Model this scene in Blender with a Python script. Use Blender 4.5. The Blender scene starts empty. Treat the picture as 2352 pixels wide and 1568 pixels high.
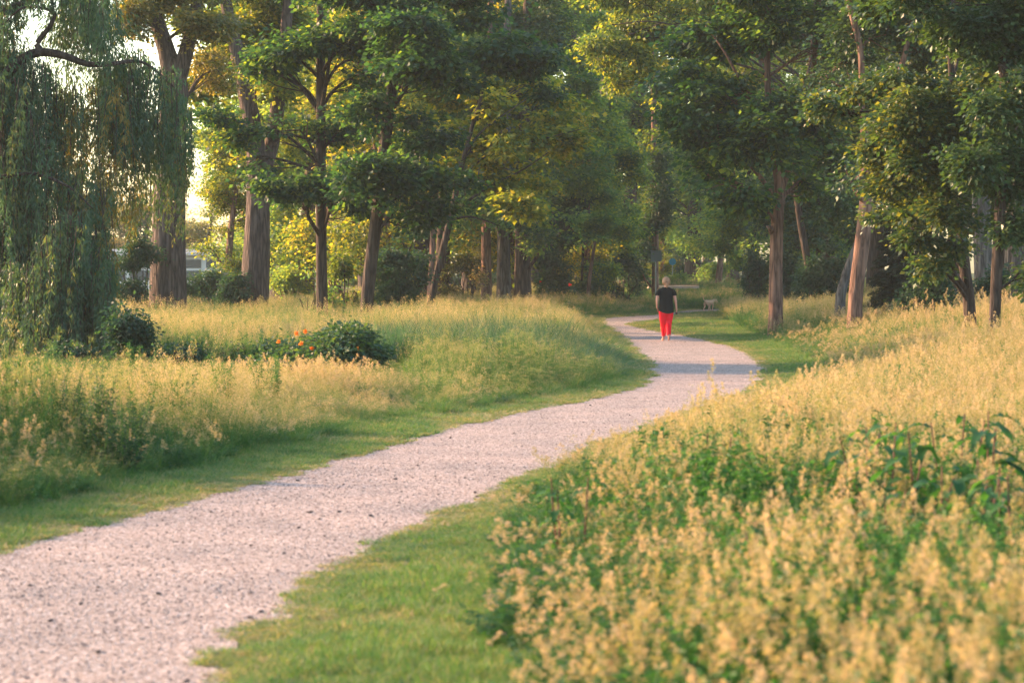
import bpy, bmesh, math, random
import numpy as np
from mathutils import Vector, Matrix
R = math.radians
rng = np.random.default_rng(7)
random.seed(7)
SC = bpy.context.scene
COL = SC.collection

# ------------------------------------------------------------------ camera, sky, sun, exposure
CAM_H = 1.75
cam_d = bpy.data.cameras.new('camera')
cam = bpy.data.objects.new('camera', cam_d); COL.objects.link(cam)
cam.location = (0, 0, CAM_H)
cam.rotation_euler = (R(90 - 1.66), 0, 0)
cam_d.sensor_width = 36; cam_d.lens = 85
cam_d.clip_start = 0.1; cam_d.clip_end = 3000
cam_d.dof.use_dof = True; cam_d.dof.focus_distance = 58; cam_d.dof.aperture_fstop = 4.0
SC.camera = cam

SUN_EL, SUN_AZ = 20.0, -66.0        # degrees; azimuth from +Y (view direction), negative = left
world = bpy.data.worlds.new('World'); SC.world = world; world.use_nodes = True
nt = world.node_tree
sky = nt.nodes.new('ShaderNodeTexSky'); sky.sky_type = 'NISHITA'; sky.sun_disc = False
sky.sun_elevation = R(SUN_EL); sky.sun_rotation = R(SUN_AZ)
sky.air_density = 1.3; sky.dust_density = 1.6; sky.ozone_density = 1.6
bg = nt.nodes['Background']; bg.inputs['Strength'].default_value = 0.15
nt.links.new(sky.outputs[0], bg.inputs['Color'])

sun_d = bpy.data.lights.new('sun', 'SUN'); sun_d.energy = 4.8; sun_d.angle = R(0.6)
sun_d.color = (1.0, 0.59, 0.34)
sun = bpy.data.objects.new('sun', sun_d); COL.objects.link(sun)
sdir = Vector((math.sin(R(SUN_AZ)) * math.cos(R(SUN_EL)), math.cos(R(SUN_AZ)) * math.cos(R(SUN_EL)), math.sin(R(SUN_EL))))
sun.rotation_euler = sdir.to_track_quat('Z', 'Y').to_euler()

SC.view_settings.view_transform = 'Standard'; SC.view_settings.look = 'None'
SC.view_settings.exposure = 1.94; SC.view_settings.gamma = 1
SC.cycles.max_bounces = 5; SC.cycles.diffuse_bounces = 3; SC.cycles.glossy_bounces = 2
SC.cycles.transmission_bounces = 3; SC.cycles.transparent_max_bounces = 4; SC.cycles.volume_bounces = 0
SC.cycles.caustics_reflective = False; SC.cycles.caustics_refractive = False
SC.cycles.sample_clamp_indirect = 4
SC.cycles.use_denoising = True
SC.render.threads_mode = 'AUTO'

# ------------------------------------------------------------------ helpers
F = 5553.0
def at(px, py, d):                      # where a thing seen in the photograph stands, at distance d
    return np.array([(px - 1176) / F * d, d, CAM_H + (623 - py) / F * d])
def wpx(w, d): return w / F * d
def gp(px, py):                         # a point of the flat ground
    t = CAM_H / (py - 623.0)
    return ((px - 1176) * t, F * t)

def tag(o, label=None, cat=None, group=None, kind=None):
    if label: o['label'] = label
    if cat: o['category'] = cat
    if group: o['group'] = group
    if kind: o['kind'] = kind
    return o
def empty(name, loc, label, cat, group=None, rz=0):
    o = bpy.data.objects.new(name, None); COL.objects.link(o)
    o.location = loc; o.rotation_euler = (0, 0, rz); o.empty_display_size = .3
    tag(o, label, cat, group); return o
def link(name, me, parent=None):
    o = bpy.data.objects.new(name, me); COL.objects.link(o)
    if parent is not None:
        o.parent = parent
        o.matrix_parent_inverse = Matrix.Identity(4)
        if not me.get('local'):
            o.matrix_parent_inverse = Matrix.LocRotScale(parent.location, parent.rotation_euler, parent.scale).inverted()
    return o

def mesh(name, verts, faces, mats, smooth=False, tone=None, mi=None):
    """faces: (n,k) int array or list of such arrays"""
    if not isinstance(faces, list): faces = [faces]
    faces = [np.asarray(f, dtype=np.int32) for f in faces if len(f)]
    me = bpy.data.meshes.new(name)
    verts = np.asarray(verts, dtype=np.float32)
    me.vertices.add(len(verts)); me.vertices.foreach_set('co', verts.ravel())
    nl = sum(f.size for f in faces); nf = sum(len(f) for f in faces)
    me.loops.add(nl); me.loops.foreach_set('vertex_index', np.concatenate([f.ravel() for f in faces]))
    me.polygons.add(nf)
    st = []; o = 0
    for f in faces:
        st.append(o + np.arange(len(f)) * f.shape[1]); o += f.size
    me.polygons.foreach_set('loop_start', np.concatenate(st).astype(np.int32))
    if mi is not None: me.polygons.foreach_set('material_index', np.asarray(mi, dtype=np.int32))
    me.update(calc_edges=True)
    me.polygons.foreach_set('use_smooth', np.full(nf, bool(smooth)))
    if tone is not None:
        a = me.attributes.new('tone', 'FLOAT', 'FACE'); a.data.foreach_set('value', np.asarray(tone, dtype=np.float32))
    for m in (mats if isinstance(mats, (list, tuple)) else [mats]): me.materials.append(m)
    me.validate()
    return me

class MB:
    """collects pieces into one mesh"""
    def __init__(s): s.v = []; s.f = {}; s.n = 0; s.t = {}
    def add(s, v, f, tone=0.0):
        v = np.asarray(v, float); f = np.asarray(f, int)
        s.v.append(v); k = f.shape[1]
        s.f.setdefault(k, []).append(f + s.n)
        s.t.setdefault(k, []).append(np.full(len(f), tone) if np.isscalar(tone) else np.asarray(tone, float))
        s.n += len(v)
    def me(s, name, mats, smooth=False):
        ks = sorted(s.f)
        return mesh(name, np.concatenate(s.v), [np.concatenate(s.f[k]) for k in ks], mats, smooth,
                    tone=np.concatenate([np.concatenate(s.t[k]) for k in ks]))
    def obj(s, name, mats, parent=None, smooth=False): return link(name, s.me(name, mats, smooth), parent)
    def box(s, c, h, rz=0, tone=0):
        c = np.asarray(c, float); x, y, z = h
        v = np.array([[i, j, k] for i in (-x, x) for j in (-y, y) for k in (-z, z)])
        ca, sa = math.cos(rz), math.sin(rz)
        v = v @ np.array([[ca, sa, 0], [-sa, ca, 0], [0, 0, 1]]) + c
        s.add(v, [[0, 1, 3, 2], [4, 6, 7, 5], [0, 4, 5, 1], [2, 3, 7, 6], [0, 2, 6, 4], [1, 5, 7, 3]], tone)
    def tube(s, pts, rad, n=8, tone=0, rough=0.0, cap=False, sub=1, seed=0, flat=None):
        pts = np.asarray(pts, float); rad = np.asarray(rad, float)
        if sub > 1:
            u = np.linspace(0, len(pts) - 1, (len(pts) - 1) * sub + 1)
            i = np.clip(u.astype(int), 0, len(pts) - 2); w = (u - i)[:, None]
            P = np.vstack([2 * pts[0] - pts[1], pts, 2 * pts[-1] - pts[-2]])
            p0, p1, p2, p3 = P[i], P[i + 1], P[i + 2], P[i + 3]
            npt = .5 * ((2 * p1) + (-p0 + p2) * w + (2 * p0 - 5 * p1 + 4 * p2 - p3) * w ** 2 + (-p0 + 3 * p1 - 3 * p2 + p3) * w ** 3)
            rad = rad[i] * (1 - w[:, 0]) + rad[i + 1] * w[:, 0]; pts = npt
        m = len(pts)
        tan = np.gradient(pts, axis=0); tan /= np.linalg.norm(tan, axis=1)[:, None] + 1e-9
        ref = np.array([0, 0, 1.]) if abs(tan[:, 2]).mean() < .7 else np.array([1., 0, 0])
        a = np.cross(tan, ref); a /= np.linalg.norm(a, axis=1)[:, None] + 1e-9
        b = np.cross(tan, a)
        th = np.arange(n) / n * 2 * np.pi
        rr = rad[:, None] * np.ones((1, n))
        if rough:
            r_ = np.random.default_rng(seed)
            fur = r_.normal(0, 1, n); fur2 = r_.normal(0, 1, (m, n))
            k = np.ones(5) / 5
            fur2 = np.apply_along_axis(lambda c: np.convolve(c, k, 'same'), 0, fur2) * 1.8
            rr = rr * (1 + rough * (.5 * fur[None, :] + .6 * fur2))
        if flat is not None: b = b * flat
        v = pts[:, None, :] + rr[..., None] * (np.cos(th)[None, :, None] * a[:, None, :] + np.sin(th)[None, :, None] * b[:, None, :])
        i = np.arange(m - 1)[:, None] * n; j = np.arange(n)[None, :]; j2 = (j + 1) % n
        f = np.stack([i + j, i + j2, i + n + j2, i + n + j], -1).reshape(-1, 4)
        v = v.reshape(-1, 3)
        s.add(v, f[:, ::-1], tone)
        if cap:
            for e, base, fl in ((0, 0, 1), (m - 1, (m - 1) * n, 0)):
                vv = np.vstack([v[base:base + n], pts[e]])
                ff = np.array([[k, (k + 1) % n, n] for k in range(n)])
                s.add(vv, ff[:, ::-1] if not fl else ff, tone)

# ------------------------------------------------------------------ materials
def mat(name):
    m = bpy.data.materials.new(name); m.use_nodes = True
    n = m.node_tree; b = n.nodes['Principled BSDF']
    return m, n, b
def plain(name, col, rough=.7, spec=.3, noise=0, scale=20, bump=0, metal=0):
    m, n, b = mat(name)
    b.inputs['Base Color'].default_value = (*col, 1); b.inputs['Roughness'].default_value = rough
    b.inputs['Specular IOR Level'].default_value = spec; b.inputs['Metallic'].default_value = metal
    if noise or bump:
        tc = n.nodes.new('ShaderNodeTexCoord'); nz = n.nodes.new('ShaderNodeTexNoise')
        nz.inputs['Scale'].default_value = scale; nz.inputs['Detail'].default_value = 6
        n.links.new(tc.outputs['Object'], nz.inputs['Vector'])
        if noise:
            mx = n.nodes.new('ShaderNodeMix'); mx.data_type = 'RGBA'
            mx.inputs['A'].default_value = (*[c * (1 - noise) for c in col], 1)
            mx.inputs['B'].default_value = (*[min(1, c * (1 + noise)) for c in col], 1)
            n.links.new(nz.outputs['Fac'], mx.inputs['Factor']); n.links.new(mx.outputs['Result'], b.inputs['Base Color'])
        if bump:
            bp = n.nodes.new('ShaderNodeBump'); bp.inputs['Strength'].default_value = bump; bp.inputs['Distance'].default_value = .02
            n.links.new(nz.outputs['Fac'], bp.inputs['Height']); n.links.new(bp.outputs[0], b.inputs['Normal'])
    return m
def ramp(n, stops):
    r = n.nodes.new('ShaderNodeValToRGB'); e = r.color_ramp.elements
    while len(e) < len(stops): e.new(.5)
    for k, (p, c) in enumerate(stops): e[k].position = p; e[k].color = (*c, 1)
    return r
def leafmat(name, stops, trans=.4, rough=.5, tcol=(1.35, 1.25, .45), spec=.35, objvar=.25):
    """foliage: colour from the per-leaf 'tone', translucent so that it glows when lit from behind"""
    m, n, b = mat(name)
    a = n.nodes.new('ShaderNodeAttribute'); a.attribute_name = 'tone'
    oi = n.nodes.new('ShaderNodeObjectInfo')
    ad = n.nodes.new('ShaderNodeMath'); ad.operation = 'MULTIPLY_ADD'
    ad.inputs[1].default_value = objvar; n.links.new(oi.outputs['Random'], ad.inputs[0])
    sb = n.nodes.new('ShaderNodeMath'); sb.operation = 'SUBTRACT'; sb.inputs[1].default_value = objvar / 2
    n.links.new(a.outputs['Fac'], sb.inputs[0]); n.links.new(sb.outputs[0], ad.inputs[2])
    r = ramp(n, stops); n.links.new(ad.outputs[0], r.inputs[0])
    n.links.new(r.outputs[0], b.inputs['Base Color'])
    b.inputs['Roughness'].default_value = rough; b.inputs['Specular IOR Level'].default_value = spec
    if trans:
        tr = n.nodes.new('ShaderNodeBsdfTranslucent')
        mu = n.nodes.new('ShaderNodeMix'); mu.data_type = 'RGBA'; mu.blend_type = 'MULTIPLY'; mu.inputs['Factor'].default_value = 1
        n.links.new(r.outputs[0], mu.inputs['A']); mu.inputs['B'].default_value = (*[c * 1.6 for c in tcol], 1)
        n.links.new(mu.outputs['Result'], tr.inputs['Color'])
        ms = n.nodes.new('ShaderNodeMixShader'); ms.inputs[0].default_value = trans
        n.links.new(b.outputs[0], ms.inputs[1]); n.links.new(tr.outputs[0], ms.inputs[2])
        n.links.new(ms.outputs[0], n.nodes['Material Output'].inputs['Surface'])
    return m
def barkmat(name, c1, c2, vscale=6, bump=.8):
    m, n, b = mat(name)
    tc = n.nodes.new('ShaderNodeTexCoord'); mp = n.nodes.new('ShaderNodeMapping')
    mp.inputs['Scale'].default_value = (vscale * 2.2, vscale * 2.2, vscale * .28)
    n.links.new(tc.outputs['Object'], mp.inputs[0])
    v = n.nodes.new('ShaderNodeTexVoronoi'); v.feature = 'DISTANCE_TO_EDGE'; v.inputs['Scale'].default_value = 1
    z = n.nodes.new('ShaderNodeTexNoise'); z.inputs['Scale'].default_value = 2.0; z.inputs['Detail'].default_value = 8
    z.inputs['Distortion'].default_value = .8
    n.links.new(mp.outputs[0], z.inputs['Vector'])
    mixv = n.nodes.new('ShaderNodeMix'); mixv.data_type = 'RGBA'; mixv.inputs['Factor'].default_value = .25
    n.links.new(mp.outputs[0], mixv.inputs['A']); n.links.new(z.outputs['Color'], mixv.inputs['B'])
    n.links.new(mixv.outputs['Result'], v.inputs['Vector'])
    ad = n.nodes.new('ShaderNodeMath'); ad.operation = 'MULTIPLY_ADD'; ad.inputs[1].default_value = 1.6; 
    n.links.new(v.outputs['Distance'], ad.inputs[0]); n.links.new(z.outputs['Fac'], ad.inputs[2])
    r = ramp(n, [(.35, c1), (.95, c2)]); n.links.new(ad.outputs[0], r.inputs[0])
    n.links.new(r.outputs[0], b.inputs['Base Color']); b.inputs['Roughness'].default_value = .9
    b.inputs['Specular IOR Level'].default_value = .15
    bp = n.nodes.new('ShaderNodeBump'); bp.inputs['Strength'].default_value = bump; bp.inputs['Distance'].default_value = .05
    n.links.new(ad.outputs[0], bp.inputs['Height']); n.links.new(bp.outputs[0], b.inputs['Normal'])
    return m

M = {}
M['bark'] = barkmat('bark_furrowed', (.026, .02, .018), (.125, .095, .08), 5)
M['bark_smooth'] = barkmat('bark_smooth', (.05, .03, .023), (.23, .135, .10), 5, .6)  # colour pushed redder, standing in for warm sunlight blocked from the forked trunk
M['bark_dark'] = barkmat('bark_dark', (.02, .015, .012), (.075, .055, .045), 6, .5)
M['bark_pale'] = barkmat('bark_pale', (.035, .03, .028), (.15, .135, .125), 6, .8)
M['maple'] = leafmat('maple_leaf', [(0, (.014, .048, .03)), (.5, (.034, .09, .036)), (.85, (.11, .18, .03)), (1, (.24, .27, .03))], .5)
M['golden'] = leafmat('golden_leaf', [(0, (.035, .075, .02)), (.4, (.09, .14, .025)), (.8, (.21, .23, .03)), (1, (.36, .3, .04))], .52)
M['poplar'] = leafmat('poplar_leaf', [(0, (.03, .055, .024)), (.5, (.085, .11, .03)), (1, (.22, .18, .05))], .4, .4)
M['willow'] = leafmat('willow_leaf', [(0, (.03, .075, .05)), (.55, (.06, .115, .06)), (.85, (.11, .12, .04)), (1, (.19, .14, .035))], .4, .45)
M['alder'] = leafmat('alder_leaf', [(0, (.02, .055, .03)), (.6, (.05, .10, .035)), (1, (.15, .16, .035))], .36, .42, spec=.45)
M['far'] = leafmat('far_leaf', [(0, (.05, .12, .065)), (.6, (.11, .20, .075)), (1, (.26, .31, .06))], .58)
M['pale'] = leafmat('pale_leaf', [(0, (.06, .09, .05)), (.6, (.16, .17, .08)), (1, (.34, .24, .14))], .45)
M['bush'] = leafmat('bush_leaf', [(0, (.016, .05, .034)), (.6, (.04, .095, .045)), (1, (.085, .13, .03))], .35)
M['fir'] = leafmat('fir_needle', [(0, (.008, .022, .014)), (1, (.03, .05, .025))], .1)
M['grass'] = leafmat('grass_blade', [(0, (.022, .08, .03)), (.3, (.045, .145, .032)), (.55, (.10, .19, .036)), (.8, (.24, .22, .085)), (1, (.46, .335, .22))], .36, .55, tcol=(1.15, 1.1, .6), objvar=.22)
M['sedge'] = leafmat('sedge_blade', [(0, (.018, .06, .03)), (.6, (.05, .13, .06)), (1, (.18, .24, .10))], .35, .45, tcol=(1, 1.1, .6))

M['bigleaf'] = leafmat('broad_leaf', [(0, (.022, .085, .03)), (.4, (.05, .14, .035)), (1, (.16, .24, .04))], .42, .6, spec=.2)
M['stem'] = plain('red_stem', (.12, .05, .035), .7)
def groundmat():
    m, n, b = mat('meadow_soil')
    tc = n.nodes.new('ShaderNodeTexCoord')
    z = n.nodes.new('ShaderNodeTexNoise'); z.inputs['Scale'].default_value = 1.2; z.inputs['Detail'].default_value = 8
    n.links.new(tc.outputs['Object'], z.inputs[0])
    r = ramp(n, [(.3, (.025, .04, .015)), (.55, (.05, .065, .02)), (.75, (.09, .075, .035))])
    n.links.new(z.outputs['Fac'], r.inputs[0]); n.links.new(r.outputs[0], b.inputs['Base Color'])
    b.inputs['Roughness'].default_value = 1; b.inputs['Specular IOR Level'].default_value = .1
    return m
def pathmat():
    m, n, b = mat('shell_gravel')
    tc = n.nodes.new('ShaderNodeTexCoord')
    v = n.nodes.new('ShaderNodeTexVoronoi'); v.inputs['Scale'].default_value = 75
    n.links.new(tc.outputs['Object'], v.inputs['Vector'])
    sep = n.nodes.new('ShaderNodeSeparateColor'); n.links.new(v.outputs['Color'], sep.inputs[0])
    r = ramp(n, [(0, (.06, .05, .046)), (.2, (.195, .155, .135)), (.5, (.32, .262, .228)), (.8, (.435, .362, .315)), (1, (.68, .61, .56))])
    n.links.new(sep.outputs[0], r.inputs[0])
    z = n.nodes.new('ShaderNodeTexNoise'); z.inputs['Scale'].default_value = 1.1; z.inputs['Detail'].default_value = 7
    n.links.new(tc.outputs['Object'], z.inputs[0])
    r2 = ramp(n, [(.3, (.68, .69, .72)), (.7, (1, .95, .93))]); n.links.new(z.outputs['Fac'], r2.inputs[0])
    mu = n.nodes.new('ShaderNodeMix'); mu.data_type = 'RGBA'; mu.blend_type = 'MULTIPLY'; mu.inputs['Factor'].default_value = 1
    n.links.new(r.outputs[0], mu.inputs['A']); n.links.new(r2.outputs[0], mu.inputs['B'])
    n.links.new(mu.outputs['Result'], b.inputs['Base Color']); b.inputs['Roughness'].default_value = .9
    b.inputs['Specular IOR Level'].default_value = .2
    z2 = n.nodes.new('ShaderNodeTexNoise'); z2.inputs['Scale'].default_value = 26; z2.inputs['Detail'].default_value = 4
    n.links.new(tc.outputs['Object'], z2.inputs[0])
    ad = n.nodes.new('ShaderNodeMath'); ad.operation = 'MULTIPLY_ADD'; ad.inputs[1].default_value = .7
    n.links.new(v.outputs['Distance'], ad.inputs[0]); n.links.new(z2.outputs['Fac'], ad.inputs[2])
    bp = n.nodes.new('ShaderNodeBump'); bp.inputs['Strength'].default_value = .55; bp.inputs['Distance'].default_value = .02
    n.links.new(ad.outputs[0], bp.inputs['Height']); n.links.new(bp.outputs[0], b.inputs['Normal'])
    return m
M['soil'] = groundmat(); M['gravel'] = pathmat()

# ------------------------------------------------------------------ ground, path
LE = [(0, 1258), (160, 1222), (330, 1178), (460, 1142), (600, 1105), (830, 1040), (1000, 988), (1190, 945), (1350, 918), (1440, 895), (1474, 878), (1482, 858),
      (1470, 832), (1440, 800), (1405, 765), (1378, 746), (1370, 734), (1390, 729.5), (1470, 725), (1515, 722), (1540, 716.5), (1570, 712.5), (1646, 710)]
RE = [(300, 1720), (500, 1568), (590, 1460), (700, 1378), (800, 1305), (900, 1247), (1030, 1190), (1160, 1130), (1290, 1070), (1350, 1040), (1480, 990), (1620, 940),
      (1738, 900), (1776, 870), (1776, 843), (1748, 818), (1690, 796), (1610, 776), (1530, 763), (1475, 752), (1455, 746), (1475, 740.5), (1512, 735.5), (1545, 729),
      (1565, 721), (1600, 718), (1646, 716.5)]
LEg = np.array([(-3.9, -3.0), (-3.8, 4.0), (-3.6, 10.0)] + [gp(*p) for p in LE[0:]] + [(14, 109), (24, 110.5), (45, 112)])
REg = np.array([(-1.6, -3.0), (-1.45, 4.0), (-1.3, 7.5)] + [gp(*p) for p in RE[1:]] + [(14.5, 106), (24, 107.5), (45, 109)])
def dens(poly, step=.35, amp=.05, seed=1, sm=True):
    r_ = np.random.default_rng(seed); out = []
    for a, b in zip(poly[:-1], poly[1:]):
        k = max(2, int(np.linalg.norm(b - a) / step)); out.append(a + (b - a) * (np.arange(k) / k)[:, None])
    out = np.vstack(out + [poly[-1:]])
    if sm:
        k = np.hanning(9); k /= k.sum()
        pad = np.vstack([np.repeat(out[:1], 4, 0), out, np.repeat(out[-1:], 4, 0)])
        out = np.stack([np.convolve(pad[:, c], k, 'valid') for c in (0, 1)], 1)
    nz = r_.normal(0, amp, out.shape) * .5
    nz2 = np.repeat(r_.normal(0, amp, (len(out) // 3 + 1, 2)), 3, 0)[:len(out)]
    return out + nz + nz2
LD = dens(LEg, .22, .026, 1); RD = dens(REg, .22, .026, 2)
PATH = np.vstack([LD, RD[::-1]])
def inside(p, poly):
    x, y = p[:, 0], p[:, 1]; c = np.zeros(len(p), bool)
    x1, y1 = poly[:, 0], poly[:, 1]; x2, y2 = np.roll(x1, -1), np.roll(y1, -1)
    for i in range(len(poly)):
        if y1[i] == y2[i]: continue
        cond = ((y1[i] > y) != (y2[i] > y))
        xi = (x2[i] - x1[i]) * (y - y1[i]) / (y2[i] - y1[i]) + x1[i]
        c ^= cond & (x < xi)
    return c
def dist(p, line):
    best = np.full(len(p), 1e9)
    for a, b in zip(line[:-1], line[1:]):
        d = b - a; L = (d @ d) + 1e-9
        t = np.clip(((p - a) @ d) / L, 0, 1)
        q = p - (a + t[:, None] * d)
        best = np.minimum(best, np.einsum('ij,ij->i', q, q))
    return np.sqrt(best)

def smooth(x, a, b):
    t = np.clip((x - a) / (b - a), 0, 1); return t * t * (3 - 2 * t)
def vnoise(x, y, s, seed=0):
    r_ = np.random.default_rng(seed); g = r_.random((64, 64))
    u, v = x / s, y / s
    i, j = np.floor(u).astype(int), np.floor(v).astype(int); fu, fv = u - i, v - j
    fu = fu * fu * (3 - 2 * fu); fv = fv * fv * (3 - 2 * fv)
    G = lambda a, b: g[a % 64, b % 64]
    return (G(i, j) * (1 - fu) + G(i + 1, j) * fu) * (1 - fv) + (G(i, j + 1) * (1 - fu) + G(i + 1, j + 1) * fu) * fv
def terr(x, y):
    x = np.asarray(x, float); y = np.asarray(y, float)
    z = .5 * smooth(y, 112, 123) * smooth(x, -2, 4)
    z = z + .55 * smooth(y, 76, 90) * smooth(x, 10.2, 13.5) * (1 - smooth(y, 94, 102))
    z = z + .35 * smooth(y, 20, 40) * smooth(x, 5, 12) * (1 - smooth(y, 60, 80))
    z = z - .9 * smooth(y, 98, 106) * (1 - smooth(x, -14, -9)) * (1 - smooth(y, 140, 144))
    return z
gx = np.concatenate([[-900, -400, -150, -80], np.linspace(-45, 45, 121), [80, 150, 400, 900]])
gy = np.concatenate([[-60, -20], np.linspace(0, 150, 151), [170, 200, 260, 400, 900, 1500]])
GX, GY = np.meshgrid(gx, gy)
gv = np.stack([GX, GY, terr(GX, GY)], -1).reshape(-1, 3)
nx = len(gx); ii = (np.arange(len(gy) - 1)[:, None] * nx + np.arange(nx - 1)[None]).ravel()
gf = np.stack([ii, ii + 1, ii + nx + 1, ii + nx], 1)
tag(link('ground', mesh('ground', gv, gf, M['soil'], True)), kind='structure')
# the path: strip between its two ragged edges
bm = bmesh.new()
pv = [bm.verts.new((x, y, .006)) for x, y in PATH]
from mathutils.geometry import tessellate_polygon
tris = tessellate_polygon([[Vector((x, y, 0)) for x, y in PATH]])
for t in tris:
    try: bm.faces.new([pv[k] for k in t])
    except ValueError: pass
bmesh.ops.recalc_face_normals(bm, faces=bm.faces)
pm = bpy.data.meshes.new('path'); bm.to_mesh(pm); bm.free()
if sum(p.normal.z for p in pm.polygons) < 0: pm.flip_normals()
pm.materials.append(M['gravel'])
tag(link('path', pm), kind='structure')

# canal on the left behind the trees
m_, n_, b_ = mat('canal_water'); b_.inputs['Base Color'].default_value = (.03, .05, .05, 1); b_.inputs['Roughness'].default_value = .08
z_ = n_.nodes.new('ShaderNodeTexNoise'); z_.inputs['Scale'].default_value = 3; bp_ = n_.nodes.new('ShaderNodeBump'); bp_.inputs['Strength'].default_value = .15
n_.links.new(z_.outputs['Fac'], bp_.inputs['Height']); n_.links.new(bp_.outputs[0], b_.inputs['Normal'])
tag(link('water', mesh('water', [(-300, 99, -.4), (-9, 99, -.4), (-9, 144, -.4), (-300, 144, -.4)], np.array([[0, 1, 2, 3]]), m_)), kind='structure')

# ------------------------------------------------------------------ foliage builders
def leaves(cent, dirs, size, aspect, droop_up, tone, seed=0, fold=.25):
    """one folded diamond per leaf: cent (n,3) base points, dirs (n,3) pointing directions"""
    r_ = np.random.default_rng(seed); n = len(cent)
    dirs = dirs / (np.linalg.norm(dirs, axis=1)[:, None] + 1e-9)
    up = droop_up + r_.normal(0, .45, (n, 3))
    side = np.cross(dirs, up); side /= np.linalg.norm(side, axis=1)[:, None] + 1e-9
    nor = np.cross(side, dirs)
    L = (size * r_.uniform(.65, 1.25, n))[:, None]
    W = L * aspect * .5
    mid = cent + dirs * L * .45
    v = np.stack([cent, mid + side * W + nor * L * fold * .3, cent + dirs * L - nor * L * fold * .3, mid - side * W + nor * L * fold * .3], 1).reshape(-1, 3)
    f = np.arange(n * 4).reshape(n, 4)
    return v, f, tone

def ball(n, r_):
    d = r_.normal(0, 1, (n, 3)); d /= np.linalg.norm(d, axis=1)[:, None]; return d
def crown(puffs, n_twig, per=14, size=.13, aspect=.75, tw=.34, flat=.5, seed=0, tone=(.15, .75), shell=.45, up=(0, 0, 1), droop=.25, tier=.6, sats=3):
    """leaf sprays spread through a set of ellipsoid puffs -> verts, faces, tone, twig points, puff index"""
    r_ = np.random.default_rng(seed)
    P = np.array([p[:6] for p in puffs], float)
    n0 = len(P)                                              # satellites break every puff's outline
    sat = np.repeat(P, sats, 0); o_ = ball(len(sat), r_) * r_.uniform(.75, 1.25, (len(sat), 1))
    sat[:, :3] += o_ * sat[:, 3:6]; sat[:, 3:6] *= r_.uniform(.28, .6, (len(sat), 1))
    P = np.vstack([P, sat]); own = np.concatenate([np.arange(n0), np.repeat(np.arange(n0), sats)])
    w = P[:, 3] * P[:, 4] * P[:, 5]; w = w ** .75; w /= w.sum()
    k = r_.choice(len(P), n_twig, p=w)
    NS = 9                                                   # every puff is a set of smaller, flatter tiers
    sd = ball(len(P) * NS, r_).reshape(len(P), NS, 3) * (r_.random((len(P), NS, 1)) ** .45)
    ss = r_.uniform(.22, .5, (len(P), NS, 1)) * np.array([1.15, 1.15, tier])
    j = r_.integers(0, NS, n_twig)
    rad = r_.random(n_twig) ** shell
    d = ball(n_twig, r_)
    tp = P[k, :3] + (sd[k, j] * 1.0 + d * rad[:, None] * ss[k, j]) * P[k, 3:6]
    d = d * .5 + sd[k, j]
    stray = r_.random(n_twig) < .14
    tp[stray] = P[k[stray], :3] + (tp[stray] - P[k[stray], :3]) * r_.uniform(1.1, 1.55, (stray.sum(), 1))
    # uneven outline: push by smooth noise
    tp += .35 * np.stack([np.sin(tp[:, 2] * 1.7 + seed), np.cos(tp[:, 0] * 1.3), np.sin(tp[:, 0] * 2.1 + tp[:, 1] * 1.3)], 1) * np.array([.6, .6, .5])
    # sprays thin out in patches so that gaps open
    g = vnoise(tp[:, 0] + tp[:, 1] * .6 + 50, tp[:, 2] * 1.6 + 50 + tp[:, 1] * .4, .9, seed + 5)
    keep = g > .38
    tp, k, d = tp[keep], own[k[keep]], d[keep]; n = len(tp)
    out = d * np.array([1, 1, .2]) + r_.normal(0, .3, (n, 3)); out[:, 2] -= droop
    out /= np.linalg.norm(out, axis=1)[:, None]
    T = np.repeat(np.arange(n), per); m = len(T)
    off = r_.normal(0, 1, (m, 3)) * tw * np.array([1, 1, flat])
    c = tp[T] + off * .6 + out[T] * (r_.random(m)[:, None] - .5) * tw * 1.6
    dr = out[T] * .7 + off / tw * .8 + np.array([0, 0, -droop])
    tt = r_.uniform(tone[0], tone[1], n)[T] + r_.normal(0, .12, m)
    v, f, t = leaves(c, dr, size, aspect, np.array(up, float), np.clip(tt, 0, 1), seed + 1)
    return v, f, t, tp, k

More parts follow.
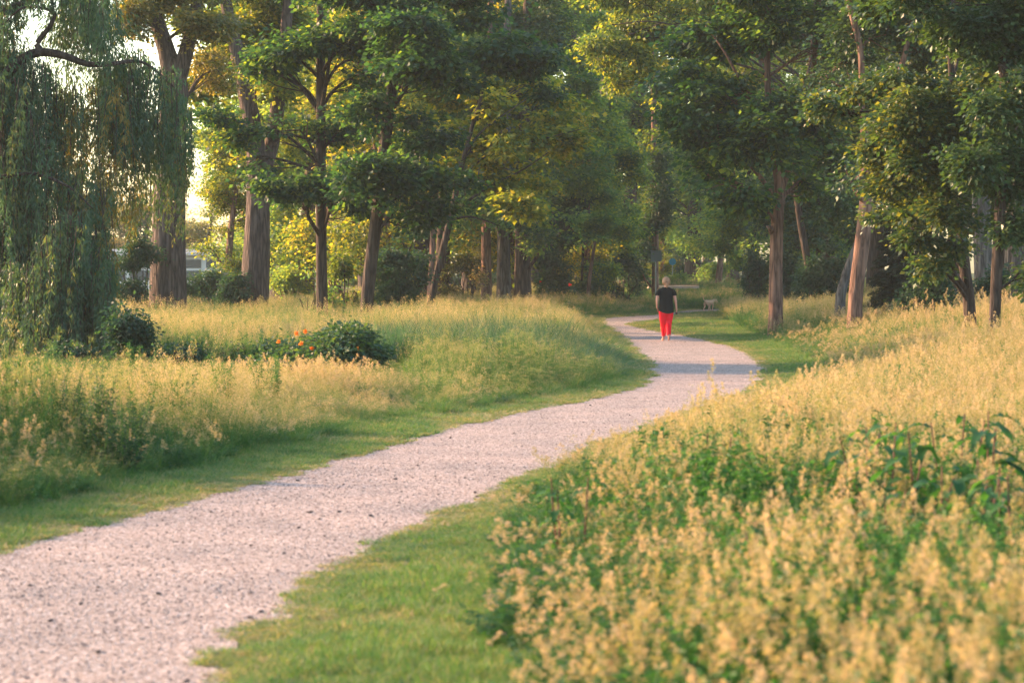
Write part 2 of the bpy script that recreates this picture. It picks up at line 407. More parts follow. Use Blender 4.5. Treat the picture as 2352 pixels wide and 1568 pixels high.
def limb_tubes(mb, trunk_pts, trunk_rad, puffs, tp, k, seed=0, base_r=.06, twigs=9, up0=.35, twr=.012):
    """limbs from the trunk to each puff, then branchlets to some of its sprays"""
    r_ = np.random.default_rng(seed)
    u = np.linspace(0, 1, 60)
    T = np.array(trunk_pts, float); s = np.linspace(0, len(T) - 1, 120)
    i = np.clip(s.astype(int), 0, len(T) - 2); fr = (s - i)[:, None]
    TP = T[i] * (1 - fr) + T[i + 1] * fr
    TR = np.array(trunk_rad)[i] * (1 - fr[:, 0]) + np.array(trunk_rad)[i + 1] * fr[:, 0]
    for q, p in enumerate(puffs):
        c = np.array(p[:3], float)
        hd = np.linalg.norm(TP[:, :2] - c[:2], axis=1)
        target = c[2] - up0 * r_.uniform(.3, 2.2) * hd - r_.uniform(0, .7)
        sc = np.abs(TP[:, 2] - target) + hd * .3
        j = int(np.argmin(sc)); a = TP[j]
        if np.linalg.norm(c - a) < .4: continue
        L = np.linalg.norm(c - a)
        if hd[j] > 2.0 and q % 3: continue
        br = min(TR[j] * .55, base_r * (.5 + L / 5))
        m1 = a + (c - a) * .35 + np.array([r_.normal(0, .05), r_.normal(0, .05), .06]) * L
        m2 = a + (c - a) * .7 + np.array([r_.normal(0, .06), r_.normal(0, .06), .08]) * L
        pts = [a, m1, m2, c]
        mb.tube(pts, [br, br * .8, br * .55, br * .35], 6, sub=4)
        idx = np.where(k == q)[0]
        if len(idx) == 0: continue
        for e in r_.choice(idx, min(twigs, len(idx)), replace=False):
            st = [m1, m2, c, (m2 + c) / 2][r_.integers(4)]
            en = tp[e]; mm = (st + en) / 2 + r_.normal(0, .08, 3) * np.linalg.norm(en - st)
            mb.tube([st, mm, en], [twr * 1.7, twr * 1.2, twr * .6], 4, sub=3)

def trunkpts(lst, d, dd=None):
    """(px, py, width px) -> world points and radii"""
    pts, rad = [], []
    for q, (px, py, w) in enumerate(lst):
        D = d if dd is None else d + dd * q
        pts.append(at(px, py, D)); rad.append(wpx(w, D) / 2)
    return np.array(pts), np.array(rad)

def tree(label, d, stems, puffs, bark, leaf, n_twig, seed, cat='tree', group=None, flare=1.25, kind='tree',
         n=16, rough=.03, base_r=.07, twigs=9, ry=None, name='tree', extra=None, **kw):
    """stems: list of pixel polylines (first is the main trunk); puffs: (px, py, rx_px, rz_px, [depth offset, ry])"""
    mb = MB(); base = None
    for q, st in enumerate(stems):
        pts, rad = trunkpts(st, d)
        if q == 0:
            if pts[0][2] > -.2:                      # run the trunk down into the ground
                g = pts[0].copy(); g[2] = -.15 + float(terr(g[0], g[1])); pts = np.vstack([g, pts]); rad = np.concatenate([[rad[0] * flare], rad])
            base = pts[0].copy(); base[2] = float(terr(base[0], base[1]))
            main = (pts, rad)
        r_ = np.random.default_rng(seed + q)
        if q: pts[1:, 1] += r_.normal(0, .25, len(pts) - 1)
        mb.tube(pts, rad, n, sub=8, rough=rough, seed=seed + q)
    root = empty(name, tuple(base), label, cat, group)
    W = []
    puffs = [p for p in puffs if p[1] > -150]
    for p in puffs:
        dy = p[4] if len(p) > 4 else 0
        c = at(p[0], p[1], d + dy); rx = wpx(p[2], d); rz = wpx(p[3], d)
        W.append((*c, rx, p[5] if len(p) > 5 else (ry or max(rx, rz) * .9), rz))
    if W:
        v, f, t, tp, k = crown(W, n_twig, seed=seed, **kw)
        limb_tubes(mb, main[0], main[1], W, tp, k, seed, base_r, twigs)
        link('crown', mesh('crown', v, f, M[leaf], tone=t), root)
    mb.obj('trunk', M[bark], root, smooth=True)
    return root

# ------------------------------------------------------------------ the trees one can tell apart
G1 = 'tall poplars with furrowed trunks on the left'
tree('huge poplar with furrowed trunk leaning left high up, tallest trunk beside the weeping willow', 74,
     [[(386, 690, 84), (388, 560, 78), (392, 400, 70), (400, 260, 62), (404, 200, 58), (385, 120, 40), (364, 50, 34), (352, -60, 30), (340, -300, 16)],
      [(402, 215, 40), (430, 120, 34), (452, 20, 30), (470, -120, 24), (480, -320, 12)]],
     [(310, 40, 60, 55, -1), (470, 50, 60, 60, -1, 1.2), (400, -60, 110, 70), (300, -190, 120, 90), (490, -200, 120, 90), (430, -350, 150, 90),
      (500, 160, 45, 45, 1, 1.0)],
     'bark', 'poplar', 2000, 11, group=G1, n=40, rough=.035, size=.12, aspect=.9, tone=(.3, 1.0), name='poplar_tree', per=12)
tree('thick poplar with furrowed trunk forking above the golden leaves, right of the houseboat', 80,
     [[(584, 700, 66), (590, 560, 60), (594, 440, 52), (588, 330, 42), (570, 230, 38), (556, 160, 36), (532, 60, 28), (512, -60, 24), (500, -300, 12)],
      [(596, 420, 36), (622, 330, 34), (645, 240, 32), (652, 120, 28), (668, -50, 22), (680, -250, 12)]],
     [(490, 70, 70, 60, 1), (590, 60, 80, 60, 2), (480, 200, 55, 60, 2), (530, 320, 60, 45, 3), (620, 180, 60, 50, -1),
      (640, 60, 70, 60, 2), (560, -80, 150, 90), (560, -240, 170, 110), (680, 300, 45, 45, 3)],
     'bark', 'golden', 2700, 12, group=G1, n=36, rough=.035, size=.17, aspect=.85, tone=(.15, 1.0), name='poplar_tree', per=12)
G2 = 'slender dark maples in front of the poplars'
tree('slender straight dark maple with black trunk, between the forked poplar and the leaning maple', 69,
     [[(740, 710, 27), (739, 600, 25), (738, 450, 24), (738, 300, 22), (738, 150, 20), (739, 20, 19), (740, -150, 15), (742, -350, 8)],
      [(738, 250, 9), (700, 205, 8), (655, 180, 7), (610, 145, 5), (590, 140, 3)],
      [(738, 335, 8), (700, 318, 7), (640, 308, 5), (570, 285, 4), (510, 270, 2)],
      [(738, 230, 8), (765, 170, 7), (800, 140, 5), (840, 150, 3)]],
     [(740, 95, 95, 42, -2), (650, 110, 70, 26, -1), (830, 75, 70, 40, -1), (600, 145, 45, 26, 0), (840, 170, 60, 26, -1),
      (690, 300, 60, 22, -1), (600, 292, 50, 20), (560, 330, 40, 26), (655, 425, 75, 26, -1.5), (760, 440, 70, 24, -1),
      (590, 360, 26, 30, 0), (790, 290, 60, 24, 0), (740, -60, 150, 70), (740, -220, 140, 90), (520, 270, 40, 18)],
     'bark_dark', 'maple', 2500, 13, group=G2, size=.165, aspect=.9, tone=(.0, .8), flat=.35, tier=.5, name='maple_tree', twigs=12, per=13, tw=.36)
tree('dark maple with gently leaning trunk and broad dark tier of leaves reaching right', 66,
     [[(842, 715, 30), (848, 640, 30), (858, 560, 29), (872, 450, 28), (884, 340, 28), (896, 240, 26), (908, 150, 24), (918, 40, 22), (926, -100, 18), (935, -320, 9)],
      [(900, 215, 10), (945, 188, 9), (1010, 178, 8), (1090, 150, 6), (1180, 140, 4), (1240, 150, 2)],
      [(872, 440, 7), (845, 425, 6), (810, 400, 4), (780, 390, 3)],
      [(885, 340, 8), (870, 310, 6), (850, 290, 4)]],
     [(970, 90, 90, 40, -2), (1080, 120, 90, 36, -2), (1180, 150, 75, 30, -1), (1000, 160, 90, 26, -2), (1260, 200, 50, 30, 0), (900, 110, 50, 50, -1),
      (870, 270, 50, 40, -1), (830, 380, 66, 30, -2), (880, 440, 50, 30, -2), (960, 395, 60, 26, -1), (960, 470, 60, 36, 0),
      (790, 425, 50, 22, -1), (1010, 330, 60, 22, 0), (1030, 430, 40, 22, 0), (960, 270, 40, 20), (930, -20, 160, 70), (940, -200, 150, 100), (1100, 30, 70, 40, 0)],
     'bark_dark', 'maple', 3200, 14, group=G2, size=.165, aspect=.9, tone=(.0, .72), flat=.35, tier=.5, name='maple_tree', twigs=12, per=13, tw=.36)
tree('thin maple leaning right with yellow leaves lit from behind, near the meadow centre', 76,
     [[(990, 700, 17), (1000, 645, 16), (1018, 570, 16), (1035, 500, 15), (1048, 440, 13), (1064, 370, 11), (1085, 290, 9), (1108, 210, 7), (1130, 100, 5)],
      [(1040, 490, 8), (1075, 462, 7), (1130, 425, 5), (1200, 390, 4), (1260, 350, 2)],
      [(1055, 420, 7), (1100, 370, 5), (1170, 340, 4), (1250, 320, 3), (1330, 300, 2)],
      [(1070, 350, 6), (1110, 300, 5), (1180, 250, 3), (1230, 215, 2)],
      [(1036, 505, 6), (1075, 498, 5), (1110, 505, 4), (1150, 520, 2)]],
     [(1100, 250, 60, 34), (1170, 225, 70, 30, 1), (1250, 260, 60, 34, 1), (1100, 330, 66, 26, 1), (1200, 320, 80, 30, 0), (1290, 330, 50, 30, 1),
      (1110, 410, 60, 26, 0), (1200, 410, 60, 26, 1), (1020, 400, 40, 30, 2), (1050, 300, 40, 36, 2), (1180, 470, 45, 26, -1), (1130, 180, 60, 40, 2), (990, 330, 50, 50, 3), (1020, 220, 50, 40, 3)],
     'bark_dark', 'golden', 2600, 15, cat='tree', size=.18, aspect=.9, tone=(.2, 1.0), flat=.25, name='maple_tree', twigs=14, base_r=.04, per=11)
G3 = 'three broad trunks standing close together behind the meadow'
for q, (px, w, lab, bk) in enumerate([(1117, 23, 'narrow reddish trunk, leftmost of the three broad trunks close together', 'bark_smooth'),
                                  (1157, 31, 'grey green trunk, middle one of the three broad trunks close together', 'bark_pale'),
                                  (1201, 36, 'widest brown trunk, rightmost of the three broad trunks close together', 'bark')]):
    tree(lab, 96 + q, [[(px, 660, w * 1.1), (px, 600, w), (px, 500, w * .95), (px + 3, 350, w * .8), (px + 8, 100, w * .6), (px + 14, -200, w * .3)]],
         [(px - 30 + q * 20, 470 - q * 10, 70, 38, -2), (px + 40, 530 if q else 490, 60, 28, -3), (px + 80 * q - 40, 380, 90, 60, 1), (px + 60 * q - 60, 240, 110, 80, 2), (px + 70 * q - 60, 90, 130, 90, 2), (px + 30 * q, -90, 150, 100, 2), (px + 110, 520, 50, 40, -2)][:7 if q == 2 else 6],
         bk, 'far' if q != 1 else 'bush', 3000, 20 + q, group=G3, size=.17, aspect=.8, tone=(.1, .8), name='lime_tree', twigs=6, per=11, n=24)

G4 = 'sunlit slender trees on the right edge of the meadow'
tree('forked tree with pale smooth trunk and knot, right of the dog', 62,
     [[(1782, 720, 33), (1782, 650, 31), (1783, 560, 30), (1786, 480, 28), (1790, 430, 26), (1778, 370, 15), (1768, 300, 14), (1762, 200, 15), (1760, 100, 14), (1758, -50, 11), (1755, -250, 6)],
      [(1790, 440, 20), (1815, 380, 16), (1835, 320, 14), (1852, 250, 13), (1868, 160, 12), (1875, 40, 10), (1880, -120, 6)],
      [(1764, 260, 8), (1710, 200, 7), (1660, 120, 5), (1620, 60, 3)],
      [(1768, 320, 8), (1700, 275, 6), (1630, 262, 4), (1550, 270, 2)],
      [(1772, 535, 12), (1764, 524, 9), (1762, 520, 3)],
      [(1784, 470, 8), (1750, 450, 7), (1710, 430, 5), (1680, 420, 3)]],
     [(1640, 330, 90, 50, -1), (1740, 330, 70, 50, -2), (1600, 250, 70, 36, -1), (1700, 210, 80, 40, 0), (1560, 190, 60, 36, 0), (1690, 430, 70, 36, -1),
      (1620, 400, 50, 36, 0), (1800, 240, 70, 50, -1), (1860, 330, 60, 50, 0), (1850, 410, 44, 24, 1), (1650, 90, 80, 40, 1), (1760, 60, 90, 50, 0),
      (1870, 110, 70, 60, 0), (1740, -90, 170, 80, 0), (1740, -240, 150, 90, 0), (1600, 100, 60, 30, 2)],
     'bark_smooth', 'maple', 3600, 31, group=G4, size=.16, aspect=.85, tone=(.0, .8), flat=.4, tier=.5, name='maple_tree', twigs=12, n=24, rough=.02, per=13)
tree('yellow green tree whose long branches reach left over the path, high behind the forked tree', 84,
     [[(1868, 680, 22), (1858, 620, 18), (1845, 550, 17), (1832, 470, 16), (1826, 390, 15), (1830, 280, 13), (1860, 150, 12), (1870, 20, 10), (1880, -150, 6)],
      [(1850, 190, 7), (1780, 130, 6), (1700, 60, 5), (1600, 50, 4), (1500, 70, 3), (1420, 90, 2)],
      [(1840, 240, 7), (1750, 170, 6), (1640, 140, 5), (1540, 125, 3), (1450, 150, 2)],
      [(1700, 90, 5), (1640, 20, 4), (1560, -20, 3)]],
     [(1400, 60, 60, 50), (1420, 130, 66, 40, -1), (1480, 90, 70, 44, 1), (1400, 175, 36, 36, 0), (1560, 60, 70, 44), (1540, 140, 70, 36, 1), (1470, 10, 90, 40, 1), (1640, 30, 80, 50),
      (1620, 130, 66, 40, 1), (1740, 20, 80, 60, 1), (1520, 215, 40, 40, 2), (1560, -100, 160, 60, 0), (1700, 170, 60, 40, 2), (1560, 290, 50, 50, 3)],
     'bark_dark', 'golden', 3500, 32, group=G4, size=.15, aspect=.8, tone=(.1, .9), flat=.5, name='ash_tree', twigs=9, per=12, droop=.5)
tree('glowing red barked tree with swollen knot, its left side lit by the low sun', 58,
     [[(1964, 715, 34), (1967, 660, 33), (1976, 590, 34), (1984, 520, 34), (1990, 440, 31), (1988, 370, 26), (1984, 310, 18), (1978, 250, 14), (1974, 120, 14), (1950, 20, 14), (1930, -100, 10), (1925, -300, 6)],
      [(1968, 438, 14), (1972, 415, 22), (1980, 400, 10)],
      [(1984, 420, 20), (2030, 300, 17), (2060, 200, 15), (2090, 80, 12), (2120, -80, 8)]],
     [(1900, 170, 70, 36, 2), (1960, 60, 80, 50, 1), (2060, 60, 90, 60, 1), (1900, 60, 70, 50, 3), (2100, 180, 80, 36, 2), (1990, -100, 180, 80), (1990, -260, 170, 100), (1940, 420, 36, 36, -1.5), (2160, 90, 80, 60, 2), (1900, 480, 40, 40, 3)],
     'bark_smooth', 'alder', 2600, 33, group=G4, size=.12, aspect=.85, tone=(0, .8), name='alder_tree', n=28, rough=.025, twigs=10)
tree('short leaning trunk propped against the left of the glowing red barked tree', 61,
     [[(1930, 690, 24), (1938, 650, 22), (1950, 610, 20), (1962, 575, 17), (1976, 535, 14), (1990, 480, 10)]], [(2000, 440, 40, 40, 2)],
     'bark_pale', 'alder', 260, 34, group=G4, name='leaning_tree')
G5 = 'dark trees in the foreground wood at the right edge'
tree('dark alder with crooked trunk and sunlit hanging leaves, left one of the two nearest', 46,
     [[(2230, 790, 30), (2226, 700, 27), (2216, 620, 26), (2208, 530, 25), (2200, 440, 24), (2195, 350, 22), (2188, 250, 18), (2180, 120, 14), (2175, -60, 8)],
      [(2205, 500, 10), (2150, 440, 8), (2090, 400, 6), (2040, 390, 3)]],
     [(1960, 215, 70, 30, -1), (2050, 190, 80, 34, -1.5), (2150, 220, 90, 44, -2), (1920, 255, 50, 26, 0), (2100, 290, 80, 44, -2), (2200, 300, 80, 50, -2), (2060, 340, 60, 36, -1),
      (2160, 380, 80, 44, -2), (2080, 430, 70, 44, -1), (2170, 460, 50, 34, -2), (2020, 470, 40, 20, 0), (2100, 520, 50, 26, -1), (2170, 560, 40, 22, -1), (2120, 600, 36, 18, -1), (2210, 100, 80, 60, 1), (2180, -40, 120, 70, 1)],
     'bark_dark', 'alder', 4700, 35, group=G5, size=.105, aspect=.8, tone=(.0, .95), name='alder_tree', tw=.22, per=15, twigs=10, base_r=.05)
tree('dark alder with straight trunk, right one of the two nearest', 43,
     [[(2283, 810, 28), (2286, 700, 26), (2292, 560, 26), (2300, 400, 25), (2304, 240, 24), (2300, 100, 22), (2310, -50, 18), (2315, -250, 8)],
      [(2304, 150, 14), (2260, 100, 11), (2210, 50, 8), (2150, 20, 5)]],
     [(2290, 150, 80, 44, -1), (2350, 180, 60, 50, -1), (2320, 260, 70, 44, -1), (2360, 380, 50, 70, 0), (2270, 390, 50, 40, -1), (2330, 500, 40, 30, 0),
      (2260, 60, 90, 60, 0), (2350, 60, 60, 60, 0), (2150, 40, 90, 50, 0), (2060, 30, 80, 40, 1), (2260, -40, 170, 80, 0), (2360, 620, 34, 24, 0)],
     'bark_dark', 'alder', 5600, 36, group=G5, size=.105, aspect=.8, tone=(0, .55), name='alder_tree', tw=.24, per=14, twigs=8, base_r=.05)
tree('broad pale furrowed trunk cut by the right edge of the photo', 64,
     [[(2345, 700, 80), (2344, 600, 74), (2342, 400, 68), (2338, 200, 62), (2330, 0, 55), (2325, -300, 30)]],
     [(2380, 100, 120, 90, 1), (2300, 0, 90, 70, 2), (2330, -180, 170, 110)], 'bark_pale', 'bush', 1800, 37, group=G5, name='poplar_tree', n=36, rough=.035, tone=(0, .6))
tree('pale furrowed trunk seen only in gaps of the leaves behind the crooked alder', 72,
     [[(2262, 690, 46), (2256, 560, 42), (2250, 400, 40), (2244, 200, 36), (2240, 60, 34), (2236, -60, 30), (2232, -300, 16)]],
     [(2180, 40, 80, 60, 1), (2300, -40, 120, 80, 1), (2200, -200, 160, 100)], 'bark_pale', 'bush', 1800, 38, group=G5, name='poplar_tree', n=28, rough=.035, tone=(0, .6))
# fir
def fir(px, ybase, ytop, wid, d, label, seed):
    r_ = np.random.default_rng(seed)
    b = at(px, ybase, d); b[2] = float(terr(b[0], b[1])); t = at(px, ytop, d); H = t[2] - b[2]; Rw = wpx(wid, d) / 2
    root = empty('fir_tree', tuple(b), label, 'fir tree')
    mb = MB(); mb.tube([b - [0, 0, .1], t], [.07, .012], 7, sub=4); lf = MB()
    n = 150
    for q in range(n):
        h = .12 + .86 * (q / n); L = Rw * (1.05 - h) * r_.uniform(.7, 1.15) + .1; a = r_.uniform(0, 6.28)
        o = b + [0, 0, H * h]; dv = np.array([math.cos(a), math.sin(a), 0])
        P = [o, o + dv * L * .5 + [0, 0, -.04 * L], o + dv * L + [0, 0, -.28 * L]]
        mb.tube(P, [.014, .01, .004], 4, sub=2)
        m = int(120 * L) + 20; u = r_.random(m) ** .8
        c = np.array(P[0]) + (np.array(P[2]) - P[0]) * u[:, None] + [0, 0, .0]; c += r_.normal(0, .03, (m, 3))
        sd = np.cross(dv, [0, 0, 1]); s = r_.choice([-1, 1], m)[:, None]
        dr = dv * .7 + sd * s * .8 + [0, 0, -.25] + r_.normal(0, .15, (m, 3))
        v, f, tt = leaves(c, dr, .11 + .13 * (1 - u), .22, np.array([0, 0, 1.]), np.clip(r_.normal(.5, .25, m), 0, 1), seed + q)
        lf.add(v, f, tt)
    lf.obj('crown', M['fir'], root); mb.obj('trunk', M['bark_dark'], root, True)
fir(2065, 715, 470, 190, 62, 'small dark fir with drooping twigs between the red barked tree and the alders', 5)

# ------------------------------------------------------------------ weeping willow
def willow():
    d = 48; r_ = np.random.default_rng(3)
    base = np.array([-13.5, 49.0, 0])
    root = empty('willow_tree', tuple(base), 'weeping willow whose long strands hang to the meadow at the left edge', 'tree')
    mb = MB()
    mb.tube([base - [0, 0, .2], base + [.1, 0, 2], base + [.3, 0, 4], base + [.9, -.2, 6], base + [1.6, 0, 8.5]], [.6, .5, .45, .36, .26], 20, sub=6, rough=.04)
    B = [[at(-120, 330, d), at(0, 190, d), at(60, 135, d), at(100, 122, d), at(150, 130, d), at(200, 148, d), at(250, 150, d), at(330, 145, d + 1), at(400, 200, d + 1.5)],
         [at(100, 122, d), at(90, 100, d), at(120, 60, d), at(125, 30, d), at(60, 20, d - .5), at(10, 60, d - .5)],
         [at(-120, 250, d), at(-20, 60, d), at(60, 10, d), at(160, -20, d), at(260, -30, d)],
         [at(-150, 520, d - 1), at(-60, 420, d - 1), at(0, 408, d - 1), at(80, 400, d - 1), at(160, 430, d - 1), at(215, 480, d - 1)],
         [at(-120, 600, d), at(0, 590, d), at(60, 600, d), at(130, 640, d)]]
    for q, P in enumerate(B):
        rr = np.linspace(.12 if q else .13, .02, len(P)) * (1 if q in (0, 2) else .6)
        mb.tube(P, rr, 7, sub=6)
    # strands: (px range, top fn, length, depth, count, tone)
    specs = []
    def band(x0, x1, tops, bots, n, dd, tone, gap=0):
        xs = r_.uniform(x0, x1, n)
        ty = np.interp(xs, tops[0], tops[1]) + r_.normal(0, 14, n); by = np.interp(xs, bots[0], bots[1]) + 25 - np.abs(r_.normal(0, 60, n))
        for x, a, b_ in zip(xs, ty, by): specs.append((x, a, b_, d + dd + r_.normal(0, .6), np.clip(r_.normal(*tone), 0, 1)))
    band(-60, 70, ([-60, 70], [150, 200]), ([-60, 70], [800, 790]), 120, 0, (.3, .2))
    band(40, 120, ([40, 120], [200, 350]), ([40, 120], [640, 820]), 50, 0, (.4, .2))
    band(-60, 130, ([-60, 130], [20, 180]), ([-60, 130], [360, 420]), 80, .5, (.3, .2))
    band(90, 262, ([90, 170, 262], [560, 480, 640]), ([90, 262], [800, 815]), 150, -1, (.3, .22))
    band(130, 250, ([130, 250], [400, 440]), ([130, 250], [700, 780]), 60, 0, (.5, .25))
    band(120, 300, ([120, 300], [220, 200]), ([120, 300], [440, 560]), 70, 1, (.75, .2))
    band(230, 445, ([230, 330, 400, 445], [170, 135, 180, 270]), ([230, 330, 400, 445], [320, 390, 470, 420]), 100, 1.5, (.25, .2))
    band(290, 430, ([290, 430], [240, 300]), ([290, 430], [500, 540]), 25, 1.5, (.6, .25))
    band(-40, 270, ([-40, 60, 130, 270], [-60, -40, -40, -60]), ([-40, 45, 60, 140, 170, 270], [130, 110, 15, 20, 90, 150]), 120, 0, (.3, .2))
    band(10, 110, ([10, 110], [610, 620]), ([10, 110], [810, 820]), 70, -1.2, (.35, .2))
    C, D, T = [], [], []
    for (x, a, b_, dd, tn) in specs:
        p0 = at(x, a, dd); p1 = at(x + r_.normal(0, 5), max(b_, a + 30), dd)
        p1[2] = max(p1[2], .12); L = p0[2] - p1[2]
        if L < .2: continue
        m = int(L * 27) + 6; u = np.sort(r_.random(m))
        wig = np.stack([np.sin(u * 5 + x) * .05 * L, np.cos(u * 4 + x) * .05 * L, 0 * u], 1)
        c = p0 + (p1 - p0) * u[:, None] + wig + r_.normal(0, .03, (m, 3))
        mb.tube([p0, (p0 + p1) / 2 + wig[m // 2], p1], [.009, .007, .004], 3)
        dr = np.stack([r_.normal(0, .45, m), r_.normal(0, .45, m), -np.ones(m)], 1)
        C.append(c); D.append(dr); T.append(np.clip(tn + r_.normal(0, .12, m), 0, 1))
    C, D, T = np.vstack(C), np.vstack(D), np.concatenate(T)
    # a second leaf by each node for fuller strands
    C2 = C + r_.normal(0, .04, C.shape); D2 = D + r_.normal(0, .3, D.shape)
    C, D, T = np.vstack([C, C2]), np.vstack([D, D2]), np.concatenate([T, T])
    v, f, t = leaves(C, D, .13, .2, np.array([0, -1., .2]), T, 9)
    # crown above and left, outside the picture, which shades the strands
    v2, f2, t2, tp, k = crown([(-12, 50, 8.5, 3.2, 3, 1.8), (-14, 48, 6.5, 3, 3, 2.5), (-9.5, 49, 8.2, 2.2, 2, 1.2)], 1200, per=12, size=.13, aspect=.2, seed=4, tone=(.1, .6))
    v3, f3, t3, tp, k = crown([(*at(200, 50, 49), .8, .8, .5), (*at(160, 220, 49), 1.0, .8, .5), (*at(15, 60, 49), .6, .7, .6), (*at(250, 110, 49), .5, .6, .6), (*at(40, 190, 49), .8, .6, .4), (*at(190, 320, 49), .8, .6, .6), (*at(170, 110, 49), .55, .5, .5), (*at(120, 170, 49), .6, .5, .35)], 1050, per=16, size=.13, aspect=.2, seed=6, tone=(.1, .6), droop=1.2)
    v2 = np.vstack([v2, v3]); f2 = np.vstack([f2, f3 + len(v2) - len(v3)]); t2 = np.concatenate([t2, t3])
    link('crown', mesh('crown', np.vstack([v, v2]), np.vstack([f, f2 + len(v)]), M['willow'], tone=np.concatenate([t, t2])), root)
    mb.obj('trunk', M['bark_dark'], root, True)
willow()

# ------------------------------------------------------------------ shared far trees (one of each kind, then copies)
def far_proto(kind, seed, H, W, leaf, bark, ntw, size=.2):
    r_ = np.random.default_rng(seed); mb = MB(); root = bpy.data.objects.new(kind, None)
    lean = r_.normal(0, .5, 2)
    pts = np.array([[0, 0, -.2], [lean[0] * .1, lean[1] * .1, H * .2], [lean[0] * .4, lean[1] * .4, H * .45], [lean[0] * .8, lean[1], H * .7], [lean[0], lean[1], H * .95]])
    rad = np.array([.026, .02, .016, .010, .003]) * H
    mb.tube(pts, rad, 10, sub=5, rough=.03, seed=seed)
    puffs = []
    for q in range(15):
        h = r_.uniform(.14, .98); rr = W * (1 - abs(h - .5) * .8) * .62; a = r_.uniform(0, 6.28); o = rr * r_.uniform(.2, .9)
        s = W * r_.uniform(.24, .42)
        puffs.append((math.cos(a) * o + lean[0] * h, math.sin(a) * o, H * h, s, s, s * r_.uniform(.5, .9)))
    v, f, t, tp, k = crown(puffs, ntw, per=11, size=size, aspect=.8, seed=seed, tone=(.05, 1.0), tw=.42, flat=.5, shell=.4)
    limb_tubes(mb, pts, rad, puffs, tp, k, seed, .09, 5)
    return mesh('crown', v, f, M[leaf], tone=t), mb.me('trunk', M[bark], True)
protos = {
    'a': far_proto('far', 101, 17, 4.6, 'far', 'bark', 4200), 'b': far_proto('far', 102, 20, 5.2, 'far', 'bark_dark', 4600),
    'c': far_proto('far', 103, 12, 3.6, 'golden', 'bark_smooth', 2400, .17), 'd': far_proto('far', 104, 15, 4.6, 'far', 'bark_dark', 3800),
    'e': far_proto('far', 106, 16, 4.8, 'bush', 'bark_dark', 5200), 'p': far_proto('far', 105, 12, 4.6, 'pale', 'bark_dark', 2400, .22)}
for a in protos.values():
    for m in a: m['local'] = 1
def far_tree(kind, x, y, s, rz, label, group, name='tree', sz=1.0):
    root = empty(name, (x, y, float(terr(x, y))), label, 'tree', group, rz)
    root.scale = (s, s, s * sz)
    c, t = protos[kind]
    link('crown', c, root).matrix_parent_inverse = Matrix.Identity(4)
    link('trunk', t, root).matrix_parent_inverse = Matrix.Identity(4)
    return root
